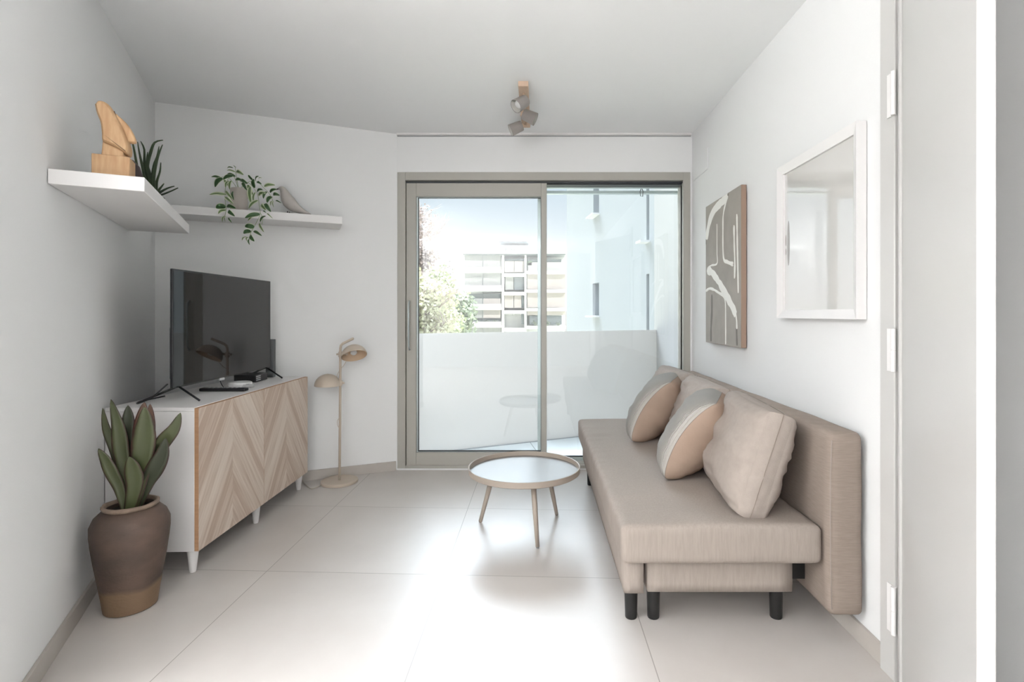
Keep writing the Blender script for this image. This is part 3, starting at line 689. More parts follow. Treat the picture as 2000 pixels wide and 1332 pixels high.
# ================================================================== floor urn with plant
uo = Vector((-1.612, 2.105, 0))
ur = thing('floor_urn', 'large brown clay urn standing on the floor at the left, holding the broad leaved plant', 'urn', uo)
bm = B(); bm_lathe(bm, [(.080, 0), (.088, .004), (.094, .05), (.105, .12), (.118, .20), (.126, .26), (.130, .30), (.130, .335), (.118, .365), (.098, .385), (.085, .392), (.083, .397), (.078, .397), (.079, .35)], uo, 64); bo_ = link('body', bm, M['urn'], ur, 'auto')
bm = B(); bm_lathe(bm, [(.080, .392), (.087, .393), (.094, .401), (.093, .409), (.087, .412), (.081, .410), (.079, .396)], uo, 64, cap=False)
for v in bm.verts: v.co += Vector((noise.noise(v.co*40), noise.noise(v.co*40+V(3, 1, 0)), noise.noise(v.co*35)*.5))*.003
link('rim', bm, M['rim'], ur, True)
bm = B(); bm_lathe(bm, [(.077, .375), (.0785, .383)], uo, 32); link('soil', bm, M['soil'], ur)
def up(x, y, dy): return P(150+x/5.552, 760+y/5.552, uo.y+dy)
pl = thing('snake_plant', 'broad leaved dark green plant growing in the brown floor urn', 'plant', uo+V(0, 0, .383))
LP_ = [  # path (crop px), half width px, depth, material, side
    ([(560, 1240), (470, 1090), (380, 900), (310, 760), (235, 645)], 62, -.05, 'sans'),
    ([(620, 1240), (630, 1050), (610, 860), (570, 730)], 84, -.06, 'sans'),
    ([(650, 1240), (690, 900), (730, 600), (745, 380), (738, 190)], 112, -.02, 'sans'),
    ([(690, 1240), (760, 1020), (850, 860), (930, 700), (965, 530)], 88, .0, 'sans_dark'),
    ([(690, 1230), (800, 800), (940, 570), (1060, 420), (1125, 255)], 78, .03, 'sans'),
    ([(600, 1230), (570, 800), (530, 560), (560, 340), (555, 175)], 82, .03, 'sans_dark'),
    ([(590, 1230), (520, 900), (480, 620), (450, 400), (370, 110)], 78, .0, 'sans'),
    ([(560, 1230), (480, 900), (400, 620), (320, 420), (282, 205)], 48, .03, 'sans'),
    ([(650, 1230), (680, 800), (700, 500), (715, 300), (735, 140)], 80, .05, 'sans_red'),
    ([(660, 1230), (720, 800), (790, 500), (800, 300), (795, 160)], 52, .04, 'sans_red'),
    ([(600, 1230), (560, 900), (540, 740), (520, 600)], 60, .05, 'sans_dark'),
    ([(640, 1230), (620, 950), (610, 760), (600, 600)], 70, .05, 'sans_dark')]
for pts, hw, dy, mk in LP_:
    L_ = len(pts)-1; pp = [up(x, y, dy*(.4+.6*i/L_)) for i, (x, y) in enumerate(pts)]
    pp[0] = Vector((uo.x+(pp[0].x-uo.x)*.35, uo.y+dy*.5, .364))
    bm = B(); leaf_bm(bm, pp, hw/5.552*uo.y/F, V(.93, .36, 0), .003, .22, 20, lambda t: (.42+.58*math.sin(PI/2*min(1, t/.55))) * max(0, 1-max(0, (t-.5)/.5)**1.9)**.9)
    link('leaf', bm, M[mk], pl, True)

# ================================================================== floor lamp
lo = Vector((-1.364, 3.648, 0)); lY = lo.y
fl_ = thing('floor_lamp', 'slim beige metal floor lamp with two small dome shades beside the cabinet', 'floor lamp', lo)
bm = B(); bm_lathe(bm, [(.118, .0), (.121, .003), (.121, .016), (.118, .019)], lo, 64); link('base', bm, M['lampm'], fl_, 'auto')
bm = B(); zt = zpx(675, lY); bm_tube(bm, [lo+V(0, 0, .019), lo+V(.003, 0, .4), lo+V(.006, 0, zt-.02), lo+V(.010, -.003, zt), lo+V(.024, -.006, zt+.014), P(690, 661, lY-.02)], .0085, 14); link('pole', bm, M['lampm'], fl_, True)
def dome(c, ax, r, nm):
    ax = ax.normalized(); x = ax.orthogonal().normalized(); R = axes(x, ax.cross(x), ax)
    prof = [(r*math.cos(t), r*.92*math.sin(t)) for t in [i*PI/2/10 for i in range(10)]]+[(.006, r*.92)]
    bm = B(); bm_lathe(bm, prof, c, 40, R, cap=False); s = link(nm, bm, M['lampm'], fl_, True, recalc=True)
    bm = B(); bm_lathe(bm, [(a*.975, b*.97-.0005) for a, b in prof], c, 40, R, cap=False); link('shade_lining', bm, M['lampin'], s, True)
    bm = B(); bm_lathe(bm, [(.001, r*.90), (.012, r*.78), (.012, r*.55), (.020, r*.40), (.022, r*.25), (.012, r*.12), (.001, r*.1)], c, 20, R); link('bulb', bm, M['router'], s, True)
    return s
dome(P(640, 753, lY-.01), V(0.02, -.02, 1), .086, 'lamp_shade')
dome(P(692, 695, lY-.03), V(-.30, .42, .86), .084, 'lamp_shade')
bm = B(); j = P(665, 692, lY); bm_lathe(bm, [(.013, -.018), (.014, -.016), (.014, .016), (.013, .018)], j, 16); bm_tube(bm, [j+V(-.026, 0, 0), j+V(.03, 0, .004)], .007, 10); bm_tube(bm, [j+V(.03, 0, .004), P(677, 691, lY-.015)], .010, 10); link('clamp', bm, M['lampm'], fl_, 'auto')
bm = B(); j2 = P(665, 748, lY); bm_lathe(bm, [(.013, -.016), (.014, -.014), (.014, .014), (.013, .016)], j2, 16); bm_tube(bm, [j2+V(.026, 0, 0), j2+V(-.02, 0, .004), P(653, 742, lY-.008)], .007, 10); link('clamp', bm, M['lampm'], fl_, 'auto')
bm = B(); bm_tube(bm, smooth_path([P(676, 706, lY-.02), P(671, 714, lY-.01), P(664, 722, lY), P(659, 732, lY), P(657, 741, lY-.01)], 5), .0018, 6); link('cord', bm, M['lampm'], fl_, True); bm = B()
bm_tube(bm, smooth_path([P(664, 815, lY-.012), P(659, 822, lY-.012), P(660, 832, lY-.012), P(664, 836, lY-.011)], 5), .0018, 6); link('cord', bm, M['lampm'], fl_, True)
def fp(px, py, z=.004):
    Y = (CZ-z)*F/(py-VY); return P(px, py, Y)
bm = B(); bm_tube(bm, smooth_path([fp(590, 938), fp(597, 946), fp(607, 954), fp(618, 952), fp(628, 947), fp(634, 944)], 6), .0028, 8)
tag(link('lamp_cord', bm, mat('cord_beige', srgb(196, 186, 174), .6), None, True), 'beige lamp cord lying on the floor between lamp base and cabinet', 'cord')

# ================================================================== coffee table
tc0 = Vector((-.077, 2.874, 0))
ct = thing('coffee_table', 'round beige tray coffee table with three slanted legs in front of the window', 'coffee table', tc0)
TZ = .338; TR = .299
bm = B(); bm_lathe(bm, [(.02, TZ-.032), (TR-.006, TZ-.034), (TR, TZ-.030), (TR+.002, TZ-.002), (TR-.001, TZ), (TR-.005, TZ-.002), (TR-.007, TZ-.024), (TR-.012, TZ-.0255)], tc0, 96); link('tray_rim', bm, M['table'], ct, 'auto')
bm = B(); bm_lathe(bm, [(.001, TZ-.026), (TR-.009, TZ-.026), (TR-.009, TZ-.0245), (.001, TZ-.0245)], tc0, 96, cap=False); link('tray_top', bm, M['table_top'], ct)
for fx, fy in ((1050, 1070), (936, 1020), (1090, 1005)):
    f0 = fp(fx, fy, 0); d = (f0-tc0); ang = math.atan2(d.y, d.x)
    tt = tc0+Vector((math.cos(ang), math.sin(ang), 0))*.175+V(0, 0, TZ-.036); fe = tc0+Vector((math.cos(ang), math.sin(ang), 0))*.258+V(0, 0, .0)
    lg_ = B(); bm_tube(lg_, [fe+V(0, 0, .004), fe+(tt-fe)*.02, fe+(tt-fe)*.6, tt], [.0085, .010, .0135, .0145], 16); lo_ = link('leg', lg_, M['table'], ct, True)
    bm = B(); bm_lathe(bm, [(.007, 0), (.008, .006)], fe, 12); link('foot_pad', bm, M['vent'], lo_)

# ================================================================== sofa
SY0, SY1 = 1.852, 3.74; SXF, SXB = .289, .992; SZT, SZB = .417, .283
sf = thing('sofa_bed', 'long taupe fabric sofa bed with black round legs along the right wall', 'sofa', (.65, 2.8, 0))
def soft_box(x0, x1, y0, y1, z0, z1, nx, ny, nz, r, fn=None):
    """rounded box as a subdivided shell with optional displacement"""
    bm = B(); S = (x1-x0, y1-y0, z1-z0); c = Vector(((x0+x1)/2, (y0+y1)/2, (z0+z1)/2)); cache = {}
    def vert(i, j, k):
        key = (i, j, k)
        if key in cache: return cache[key]
        p = Vector((i/nx-.5, j/ny-.5, k/nz-.5)); q = Vector((p.x*S[0], p.y*S[1], p.z*S[2]))
        inner = Vector([max(-S[a]/2+r, min(S[a]/2-r, q[a])) for a in range(3)]); d = q-inner
        if d.length > 1e-9:
            # round the edges
            m_ = max(abs(d[a]) for a in range(3)); d = d.normalized()*m_ if m_ > 0 else d
        o = inner+d+c
        if fn: o = fn(o)
        cache[key] = bm.verts.new(o); return cache[key]
    def quad(a, b, c_, d): bm.faces.new((vert(*a), vert(*b), vert(*c_), vert(*d)))
    for i in range(nx):
        for j in range(ny): quad((i, j, 0), (i, j+1, 0), (i+1, j+1, 0), (i+1, j, 0)); quad((i, j, nz), (i+1, j, nz), (i+1, j+1, nz), (i, j+1, nz))
    for i in range(nx):
        for k in range(nz): quad((i, 0, k), (i+1, 0, k), (i+1, 0, k+1), (i, 0, k+1)); quad((i, ny, k), (i, ny, k+1), (i+1, ny, k+1), (i+1, ny, k))
    for j in range(ny):
        for k in range(nz): quad((0, j, k), (0, j, k+1), (0, j+1, k+1), (0, j+1, k)); quad((nx, j, k), (nx, j+1, k), (nx, j+1, k+1), (nx, j, k+1))
    return bm
def seat_fn(p):
    e = max(0, 1-(p.x-SXF)/.16)                         # wrinkles gather at the front edge
    t = 1 if p.z > SZB+.02 else 0
    wv = noise.noise(Vector((p.x*3, p.y*16, p.z*2)))*.006*e*t
    wv2 = noise.noise(Vector((p.x*5, p.y*9, 0)))*.004*t*(1 if p.z > SZT-.04 else .3)
    dome_ = .010*math.sin(PI*min(1, max(0, (p.x-SXF)/(SXB-SXF))))*(1 if p.z > SZT-.05 else 0)
    return p+V(-wv*1.2+(p.y-SY0)*-.006, 0, wv+wv2+dome_-.004)
bm = soft_box(SXF, SXB, SY0, SY1, SZB, SZT, 40, 130, 8, .022, seat_fn); link('seat_cushion', bm, M['fabric_top'], sf, True)
def box_r(x0, x1, y0, y1, z0, z1, r, nm, m, nn=(8, 40, 10), fn=None):
    return link(nm, soft_box(x0, x1, y0, y1, z0, z1, *nn, r, fn), m, sf, True)
box_r(.304, .378, 1.905, 3.70, .152, SZB+.004, .006, 'front_panel', M['fabric_top'], (3, 20, 4))
box_r(.390, .915, 1.915, 3.70, .152, SZB+.004, .006, 'bed_box', M['fabric_top'], (10, 20, 4))
def back_fn(p):
    return p+V(noise.noise(p*5)*.005, noise.noise(p*6+V(3, 3, 3))*.004, noise.noise(p*5+V(9, 0, 0))*.004)
box_r(1.0, 1.120, 1.828, 3.80, .108, .748, .026, 'backrest', M['fabric'], (8, 90, 40), back_fn)
bm = B(); bm_box(bm, (.955, 2.8, .22), (.09, 1.6, .12)); link('hinge_rail', bm, M['black_leg'], sf)
bm = B(); xx = 1.004
bm_tube(bm, [(xx+.003, 1.829, .14), (xx-.002, 1.8275, .3), (xx-.002, 1.8275, .6), (xx+.003, 1.829, .72)], .0014, 6); link('seam', bm, M['cushion'], sf, True)
for x, y in ((.352, 2.03), (.437, 2.03), (.955-.05, 2.03), (.352, 3.60), (.437, 3.60), (.905, 3.60)):
    bm = B(); bm_lathe(bm, [(.021, 0), (.0225, .003), (.0265, .150), (.0265, .153)], (x, y, 0), 24); link('leg', bm, M['black_leg'], sf, 'auto')

# cushions ----------------------------------------------------------------
def pillow(name, label, c, ux, uy, W, Hh, T, mats, group, p=2.4, a=.55, pinch=.05, wr=1.0, seed=0, two=False, box=0, cat='cushion', bow=0, corner=.03):
    """ux: width direction, uy: up direction, front face looks along uz"""
    ux = ux.normalized(); uy = (uy-ux*uy.dot(ux)).normalized(); uz = ux.cross(uy).normalized(); R = axes(ux, uy, uz)
    t_ = thing(name, label, cat, c, group); n = 36; off = Vector((seed*7.1, seed*3.3, 0))
    def pt(u, v, sgn):
        x = u*W/2*(1-pinch*(1-v*v)*abs(u)**2); y = v*Hh/2*(1-pinch*(1-u*u)*abs(v)**2)
        e = max(0, (1-abs(u)**p))*max(0, (1-abs(v)**p)); z = T/2*e**a
        edge = max(abs(u), abs(v))
        wn_ = noise.noise(Vector((u*2.2, v*9, sgn))+off)*.006*wr*(.3+edge)*(e**.3)+noise.noise(Vector((u*9, v*2.2, sgn+4))+off)*.006*wr*(abs(v)**2)*(e**.3)+noise.noise(Vector((u*2, v*2, sgn+9))+off)*.010*wr*(e**.5)
        cn = 1-corner*(u*v)**6; x *= cn; y *= cn
        return Vector((x, y, sgn*(z+wn_+box/2)+bow*(1-v*v)*abs(u)**3))
    for sgn, nm, m in ((1, 'front_panel', mats[0]), (-1, 'back_panel', mats[1])):
        bm = B(); uvl = uvl_(bm); g = []
        for j in range(n+1):
            row = []
            for i in range(n+1):
                u = math.sin((i/n-.5)*PI); v = math.sin((j/n-.5)*PI); row.append((bm.verts.new(R @ pt(u, v, sgn)+Vector(c)), u, v))
            g.append(row)
        for j in range(n):
            for i in range(n):
                q = [g[j][i], g[j][i+1], g[j+1][i+1], g[j+1][i]]
                if sgn < 0: q.reverse()
                f = bm.faces.new([x[0] for x in q])
                for l, x in zip(f.loops, q): l[uvl].uv = (x[1], x[2])
        link(nm, bm, m, t_, True, recalc=False)
    if box:
        bm = B(); rings = []
        ring = [(math.sin((i/n-.5)*PI), -1) for i in range(n)]+[(1, math.sin((i/n-.5)*PI)) for i in range(n)]+[(-math.sin((i/n-.5)*PI), 1) for i in range(n)]+[(-1, -math.sin((i/n-.5)*PI)) for i in range(n)]
        for k in range(7):
            s = 1-2*k/6; rg = []
            for u, v in ring:
                q = pt(u, v, 1); bl = (1-s*s)*.010; wn_ = noise.noise(Vector((u*4, v*4, s*2))+off)*.006*(1-s*s)
                o2 = Vector((q.x, q.y, 0)); o2 += o2.normalized()*(bl+wn_); o2.z = s*box/2
                rg.append(bm.verts.new(R @ o2+Vector(c)))
            rings.append(rg)
        for r1, r2 in zip(rings, rings[1:]):
            for i in range(len(r1)): bm.faces.new((r1[i], r1[(i+1) % len(r1)], r2[(i+1) % len(r1)], r2[i]))
        link('side_band', bm, mats[0], t_, True)
    # piping along the outline
    bm = B(); ring = []; s_ = 1 if box else 0
    for i in range(4*16):
        k = i//16; t = math.sin(((i % 16)/16-.5)*PI); u, v = [(t, -1), (1, t), (-t, 1), (-1, -t)][k]; q = pt(u, v, 1); q2 = Vector((q.x, q.y, 0 if box else q.z)); q2 += q2.normalized()*(.0125 if box else 0); ring.append(R @ q2+Vector(c))
    bm_tube(bm, smooth_path(ring+[ring[0]], 3), .0012, 6, cap=False); link('seam', bm, M['stitch'], t_, True)
    return t_
GB = 'large back cushions on the sofa'
lean = Vector((.30, 0, .954))
for i, (yc, lb, sd_) in enumerate(((2.185, 'large taupe back cushion at the near end of the sofa', 1), (2.80, 'large taupe back cushion in the middle of the sofa row, behind the near throw pillow', 2), (3.40, 'large taupe back cushion at the window end of the sofa', 3))):
    dx = (0, .005, .0)[i]; rot = (.10, .02, -.05)[i]
    ux = Vector((-math.sin(rot)*1, -math.cos(rot), 0))     # width runs toward the camera
    ux = -ux
    # front must look to -x: ux x uy = +y x up = +x, so flip
    pillow('back_cushion', lb, (.845+dx, yc, SZT+.187), -ux, lean, .55, .40, .145, (M['cushion'], M['cushion']), GB, 3.2, .5, .03, 2.0, sd_, box=.085)
GT = 'two tone throw pillows'
lean2 = Vector((.58, .06, .815))
pillow('throw_pillow', 'grey ribbed and tan velvet throw pillow near the middle of the sofa', (.728, 2.47, SZT+.190), Vector((-.42, -1, 0)), lean2, .43, .43, .24, (M['rib'], M['velvet']), GT, 2.8, .5, .05, 1.4, 5, bow=.045, corner=.08)
pillow('throw_pillow', 'grey ribbed and tan velvet throw pillow at the window end of the sofa', (.70, 3.15, SZT+.192), Vector((-.40, -1, 0)), lean2, .43, .43, .24, (M['rib'], M['velvet']), GT, 2.8, .5, .05, 1.4, 8, bow=.045, corner=.08)

# ================================================================== canvas
xc = 1.100; y0c, y1c = 2.893, 3.500; z0c, z1c = .969, 1.858
cv = thing('canvas_painting', 'unframed greige abstract canvas with white relief arcs near the window', 'painting', (xc, 3.2, 1.4))
bm = B(); bm_box(bm, ((xc+XR)/2-.002, (y0c+y1c)/2, (z0c+z1c)/2), (XR-xc-.006, y1c-y0c, z1c-z0c), None, .002, 1); link('stretcher_side', bm, M['canvas_side'], cv, 'auto')
bm = B(); bm_box(bm, (xc-.0005, (y0c+y1c)/2, (z0c+z1c)/2), (.002, y1c-y0c-.004, z1c-z0c-.004)); link('canvas_face', bm, M['canvas'], cv)
def stroke(bm, pts, wd, th=.003):
    """pts in crop px (scale 3.7, origin 1360,340) laid on the canvas"""
    W3 = []
    for x, y in pts:
        q = on_plane(1360+x/3.7, 340+y/3.7, (xc-.002, 0), (xc-.002, 5)); q.y = min(max(q.y, y0c+.006), y1c-.006); q.z = min(max(q.z, z0c+.004), z1c-.004); W3.append(q)
    W3 = smooth_path(W3, 6); N = len(W3)-1; rows = []
    for i, p in enumerate(W3):
        d = (W3[min(i+1, N)]-W3[max(i-1, 0)]).normalized(); s = Vector((0, -d.z, d.y)).normalized(); w_ = wd*(1+.35*noise.noise(p*25))*(.55 if i in (0, N) else 1)
        a, b = p+s*w_/2, p-s*w_/2
        for q in (a, b): q.y = min(max(q.y, y0c+.003), y1c-.003); q.z = min(max(q.z, z0c+.003), z1c-.003)
        rows.append((bm.verts.new(a), bm.verts.new(p+V(-th, 0, 0)), bm.verts.new(b)))
    for a, b in zip(rows, rows[1:]):
        bm.faces.new((a[0], a[1], b[1], b[0])); bm.faces.new((a[1], a[2], b[2], b[1]))
bm = B()
stroke(bm, [(228, 150), (190, 195), (130, 260), (95, 345), (72, 470)], .055)
stroke(bm, [(228, 155), (198, 270), (192, 380), (196, 600), (225, 635), (268, 652)], .022)
stroke(bm, [(150, 360), (150, 560), (150, 645), (110, 660), (85, 675)], .012)
stroke(bm, [(78, 700), (105, 705), (150, 760), (190, 830), (235, 910), (270, 980), (285, 1020)], .052)
stroke(bm, [(284, 1010), (291, 1060), (293, 1120)], .022)
stroke(bm, [(68, 845), (95, 828), (125, 835), (165, 860), (195, 880), (210, 930), (212, 1090), (212, 1230)], .018)
stroke(bm, [(272, 370), (274, 500), (278, 640), (276, 755)], .022)
stroke(bm, [(293, 290), (296, 500), (300, 700), (303, 860)], .022)
link('white_brushwork', bm, M['paint'], cv, True, recalc=True)
bm = B()
bm.free()
for pts_, w_ in (([(112, 870), (112, 1000), (106, 1120), (106, 1210)], .030), ([(290, 1110), (292, 1170), (294, 1240)], .024), ([(232, 143), (222, 160), (215, 175)], .02), ([(68, 470), (67, 510)], .015)):
    bm = B(); stroke(bm, pts_, w_, .0012); link('grey_brushwork', bm, M['paint_dark'], cv, True)

# ================================================================== framed print
xf = 1.096; y0, y1, z0, z1 = 1.838, 2.452, 1.136, 1.822
pf = thing('picture_frame', 'white framed glazed print on the right wall reflecting the window', 'picture', (xf, 2.14, 1.48))
def mitre(bm, y0, y1, z0, z1, b, xo, xi, xback):
    o = [(y0, z0), (y1, z0), (y1, z1), (y0, z1)]; i_ = [(y0+b, z0+b), (y1-b, z0+b), (y1-b, z1-b), (y0+b, z1-b)]
    A = [bm.verts.new((xback, *q)) for q in o]; Bv = [bm.verts.new((xo, *q)) for q in o]; C_ = [bm.verts.new((xi, *q)) for q in i_]; E = [bm.verts.new((xback, *q)) for q in i_]
    for k in range(4):
        l = (k+1) % 4
        bm.faces.new((A[k], A[l], Bv[l], Bv[k])); bm.faces.new((Bv[k], Bv[l], C_[l], C_[k])); bm.faces.new((C_[k], C_[l], E[l], E[k])); bm.faces.new((E[k], E[l], A[l], A[k]))
bm = B(); mitre(bm, y0, y1, z0, z1, .036, xf, xf+.012, XR-.003); fro = link('frame', bm, M['white'], pf)
bm = B(); bm_box(bm, (xf+.024, (y0+y1)/2, (z0+z1)/2), (.004, y1-y0-.07, z1-z0-.07)); link('print', bm, M['print'], pf)
bm = B()
for px, py, w_, h_ in ((1540, 475, .022, .20), (1535, 470, .008, .05), (1535, 492, .006, .03)):
    q = on_plane(px, py, (xf+.0215, 0), (xf+.0215, 5)); bm_lathe(bm, [(h_/2*1.0, -.0003), (h_/2, .0003)], q, 24, Matrix(((0, 0, 1), (w_/h_, 0, 0), (0, 1, 0))))
link('print_motif', bm, M['printmark'], pf)

# ================================================================== ceiling spot bar
cb0 = Vector((xpx(1022, 3.04), 3.04, H))
cl = thing('ceiling_spotlight_bar', 'wooden ceiling bar with three grey fabric spotlights', 'ceiling light', cb0)
bm = B(); bm_box(bm, (cb0.x, 3.38, H-.015), (.058, .68, .030), None, .002, 1); link('bar', bm, M['peach'], cl, 'auto')
def spot(base, c, ax, r=.040, L_=.085):
    ax = ax.normalized(); x = ax.orthogonal().normalized(); R = axes(x, ax.cross(x), ax)
    bm = B(); bm_lathe(bm, [(.012, -L_/2-.004), (r*.82, -L_/2), (r*.86, -L_/2+.004), (r, L_/2), (r*.95, L_/2), (r*.82, -L_/2+.006)], c, 40, R, cap=False); s = link('spot_shade', bm, M['shade'], cl, 'auto')
    bm = B(); bm_lathe(bm, [(r*.93, L_/2-.001), (r*.80, -L_/2+.01), (.01, -L_/2+.012)], c, 32, R, cap=False); link('shade_lining', bm, M['shadein'], s, True)
    bm = B(); bm_lathe(bm, [(.012, -L_/2+.01), (.024, -.01), (.025, .02), (.018, .028), (.002, .030)], c, 24, R); link('bulb', bm, M['router'], s, True)
    bm = B(); bm_tube(bm, [base, base+V(0, 0, -.022), c-ax*(L_/2-.0)], .008, 10); bm_tube(bm, [c-ax*(L_/2+.012), c-ax*(L_/2-.004)], .018, 14); link('spot_arm', bm, M['peach'], s, True)
spot(V(cb0.x, 3.14, H-.03), P(1017, 202, 3.10), V(-.62, -.45, -.55))
spot(V(cb0.x, 3.36, H-.03), P(1034, 228, 3.33), V(.85, -.05, -.40))
spot(V(cb0.x, 3.62, H-.03), P(1008, 250, 3.58), V(-.88, -.10, -.42))

# ================================================================== outside: balcony
M['concrete'] = mat('balcony_tile', srgb(205, 210, 212), .7, mottle=.05, mscale=3)
M['render_w'] = mat('white_render', (.42, .41, .40), .9)
BA = Vector((-.685, 4.63)); BBp = Vector((.372, 5.12)); bdv = (BBp-BA).normalized()
def bl(t): return BA+bdv*t
pL, pR = bl(-1.45), bl(2.25)
bm = B(); poly = [(-3.2, YB+.16), (1.6, YB+.16), (1.6, bl(2.6).y), (pR.x, pR.y+.12), (pL.x, pL.y+.12), (-3.2, pL.y-.3)]
bm_prism(bm, poly, .25, None, (0, 0, -.145)); bal = tag(link('balcony_slab', bm, M['concrete']), 'pale balcony floor outside the sliding window', 'balcony'); bal['kind'] = 'structure'
bm = B()
for px in (898, 1035):
    q = on_line(px, BA, BBp); e = q+Vector((.10, -.55)); bm_tube(bm, [(q.x, q.y-.03, -.019), (e.x, e.y, -.019)], .003, 4)
e0, e1 = bl(-1.2)+Vector((.0, -.04)), bl(2.1)+Vector((0, -.04)); bm_tube(bm, [(e0.x, e0.y, -.018), (e1.x, e1.y, -.018)], .006, 4)
struct(link('trim_3', bm, M['vent']))
rl = thing('balcony_railing', 'frosted glass balcony balustrade outside the window', 'railing', (pL.x, pL.y, 0))
brk = (on_line(1059, BA, BBp)-BA).length
for t0, t1 in ((-1.42, brk), (brk+.012, 2.15)):
    a = bl(t0); b = bl(t1); u_, r_ = frame2(a, b)
    c = (a+b)/2; bm = B(); bm_box(bm, (c.x, c.y, (.990-.02)/2), ((b-a).length, .012, 1.010), axes(u_, -r_, V(0, 0, 1)), .001, 1); link('glass_panel', bm, M['frost'], rl)
bm = B(); bm_box(bm, (1.28, (4.24+5.62)/2, .7), (.12, 1.38, 4.4)); struct(link('wall_balcony', bm, M['render_w']))

# ------------------------------------------------------------------ neighbour block
M['blue_render'] = mat('pale_blue_render', srgb(176, 180, 183), .9, mottle=.03, mscale=.4)
M['slotglass'] = mat('slot_glass', srgb(140, 152, 158), .25)
M['sill'] = mat('white_sill', (.85, .85, .85), .6)
na, nb = (.742, 14.0), (1.75, 6.6)
nbd = thing('neighbour_building', 'pale blue plain building close by on the right with narrow slot windows', 'building', (1.5, 10, -9))
Ln = (Vector(nb)-Vector(na)).length; un, rn = frame2(na, nb)
def sN(px): q = on_line(px, na, nb); return (q-Vector(na)).length, q.y
slots = []
for (pa, pb, ya, yb) in ((1159, 1170, 330, 420), (1157.5, 1170, 553, 616), (1262.5, 1268, 340, 470), (1262.5, 1268, 535, 727)):
    s0, Y0 = sN(pa); s1, Y1 = sN(pb); Ym = (Y0+Y1)/2; slots.append((s0, s1, CZ-(yb-VY)/F*Ym, CZ-(ya-VY)/F*Ym))
bm = B(); wall_holes(bm, na, nb, -9, 9, -.25, slots)
link('facade', bm, M['blue_render'], nbd)
bm = B(); A3 = Vector((*na, 0)); 
bm_box(bm, A3+un*Ln/2-rn*2.3+V(0, 0, 0), (Ln-.01, 4.0, 17.9), axes(un, -rn, V(0, 0, 1))); link('block', bm, M['blue_render'], nbd)
for s0, s1, za, zb in slots:
    c = A3+un*(s0+s1)/2-rn*.18; bm = B(); bm_box(bm, c+V(0, 0, (za+zb)/2), (s1-s0-.01, .04, zb-za-.01), axes(un, -rn, V(0, 0, 1))); f_ = link('window', bm, M['slotglass'], nbd)
    c = A3+un*(s0+s1)/2+rn*.0; bm = B(); bm_box(bm, c+V(0, 0, za-.02), (s1-s0+.1, .30, .03), axes(un, -rn, V(0, 0, 1))); link('sill', bm, M['sill'], f_)

# ------------------------------------------------------------------ apartment house
YA = 60.0
M['apt'] = mat('apartment_white', (.74, .74, .73), .9)
M['blindg'] = mat('grey_blind', srgb(160, 160, 158), .8, mottle=.10, mscale=3, stretch=(6, 1, .3))
M['blindp'] = mat('pinkish_blind', srgb(176, 168, 164), .8, mottle=.08, mscale=3, stretch=(6, 1, .3))
M['darkglass'] = mat('dark_glazing', srgb(116, 122, 124), .3)
M['greenery'] = mat('balcony_greenery', srgb(120, 150, 110), .9, mottle=.4, mscale=4)
M['redcurtain'] = mat('brick_orange_blind', srgb(212, 176, 160), .9)
def A_(x, y, Y=YA): return P(810+x/4.593, 370+y/4.593, Y)       # crop coordinates
ap_ = thing('apartment_building', 'white apartment block with grey blinds and stacked balconies seen through the window', 'building', (0, YA, -12))
def abox(nm, x0, y0_, x1, y1_, d0, d1, m, par=None, Y=YA):
    a = A_(x0, y1_, Y); b = A_(x1, y0_, Y); bm = B()
    bm_box(bm, ((a.x+b.x)/2, Y+(d0+d1)/2, (a.z+b.z)/2), (b.x-a.x, d1-d0, b.z-a.z)); return link(nm, bm, m, par or ap_)
abox('wall', 438, 590, 1352, 2000, 1.6, 12, M['apt'])
abox('roof_slab', 412, 556, 1362, 582, -.9, 12, M['apt'])
abox('roof_edge', 440, 582, 1352, 592, -.5, 1.5, M['darkglass'])
ph = abox('penthouse', 745, 470, 1020, 556, 3, 10, M['apt']); abox('penthouse_roof', 738, 425, 1040, 445, 1.5, 11, M['apt']); abox('penthouse_soffit', 742, 445, 1035, 453, 1.9, 10, M['darkglass'])
abox('penthouse_side', 720, 470, 750, 556, 2.8, 6, M['apt'])
for x0, x1 in ((770, 800), (812, 850), (860, 890), (935, 960), (975, 1000)): abox('penthouse_window', x0, 480, x1, 530, 2.85, 2.99, M['blindp'])
abox('chimney', 485, 462, 530, 556, 4, 7, M['apt']); abox('chimney', 1240, 495, 1290, 556, 4, 7, M['apt'])
bm = B(); bm_tube(bm, [A_(484, 556, YA+1), A_(484, 455, YA+1)], .05, 6); link('antenna', bm, M['darkglass'], ap_)
fl_y = [725, 890, 1055, 1212, 1370]
for k, y in enumerate(fl_y):
    abox('balcony_slab', 440, y, 780, y+26, -.7, 1.6, M['apt']); abox('balcony_slab', 1000, y+10, 1352, y+36, -.7, 1.6, M['apt'])
    abox('balcony_slab', 800, y+30, 985, y+60, -.5, 1.6, M['apt'])
rows = [592, 752, 918, 1082, 1240]
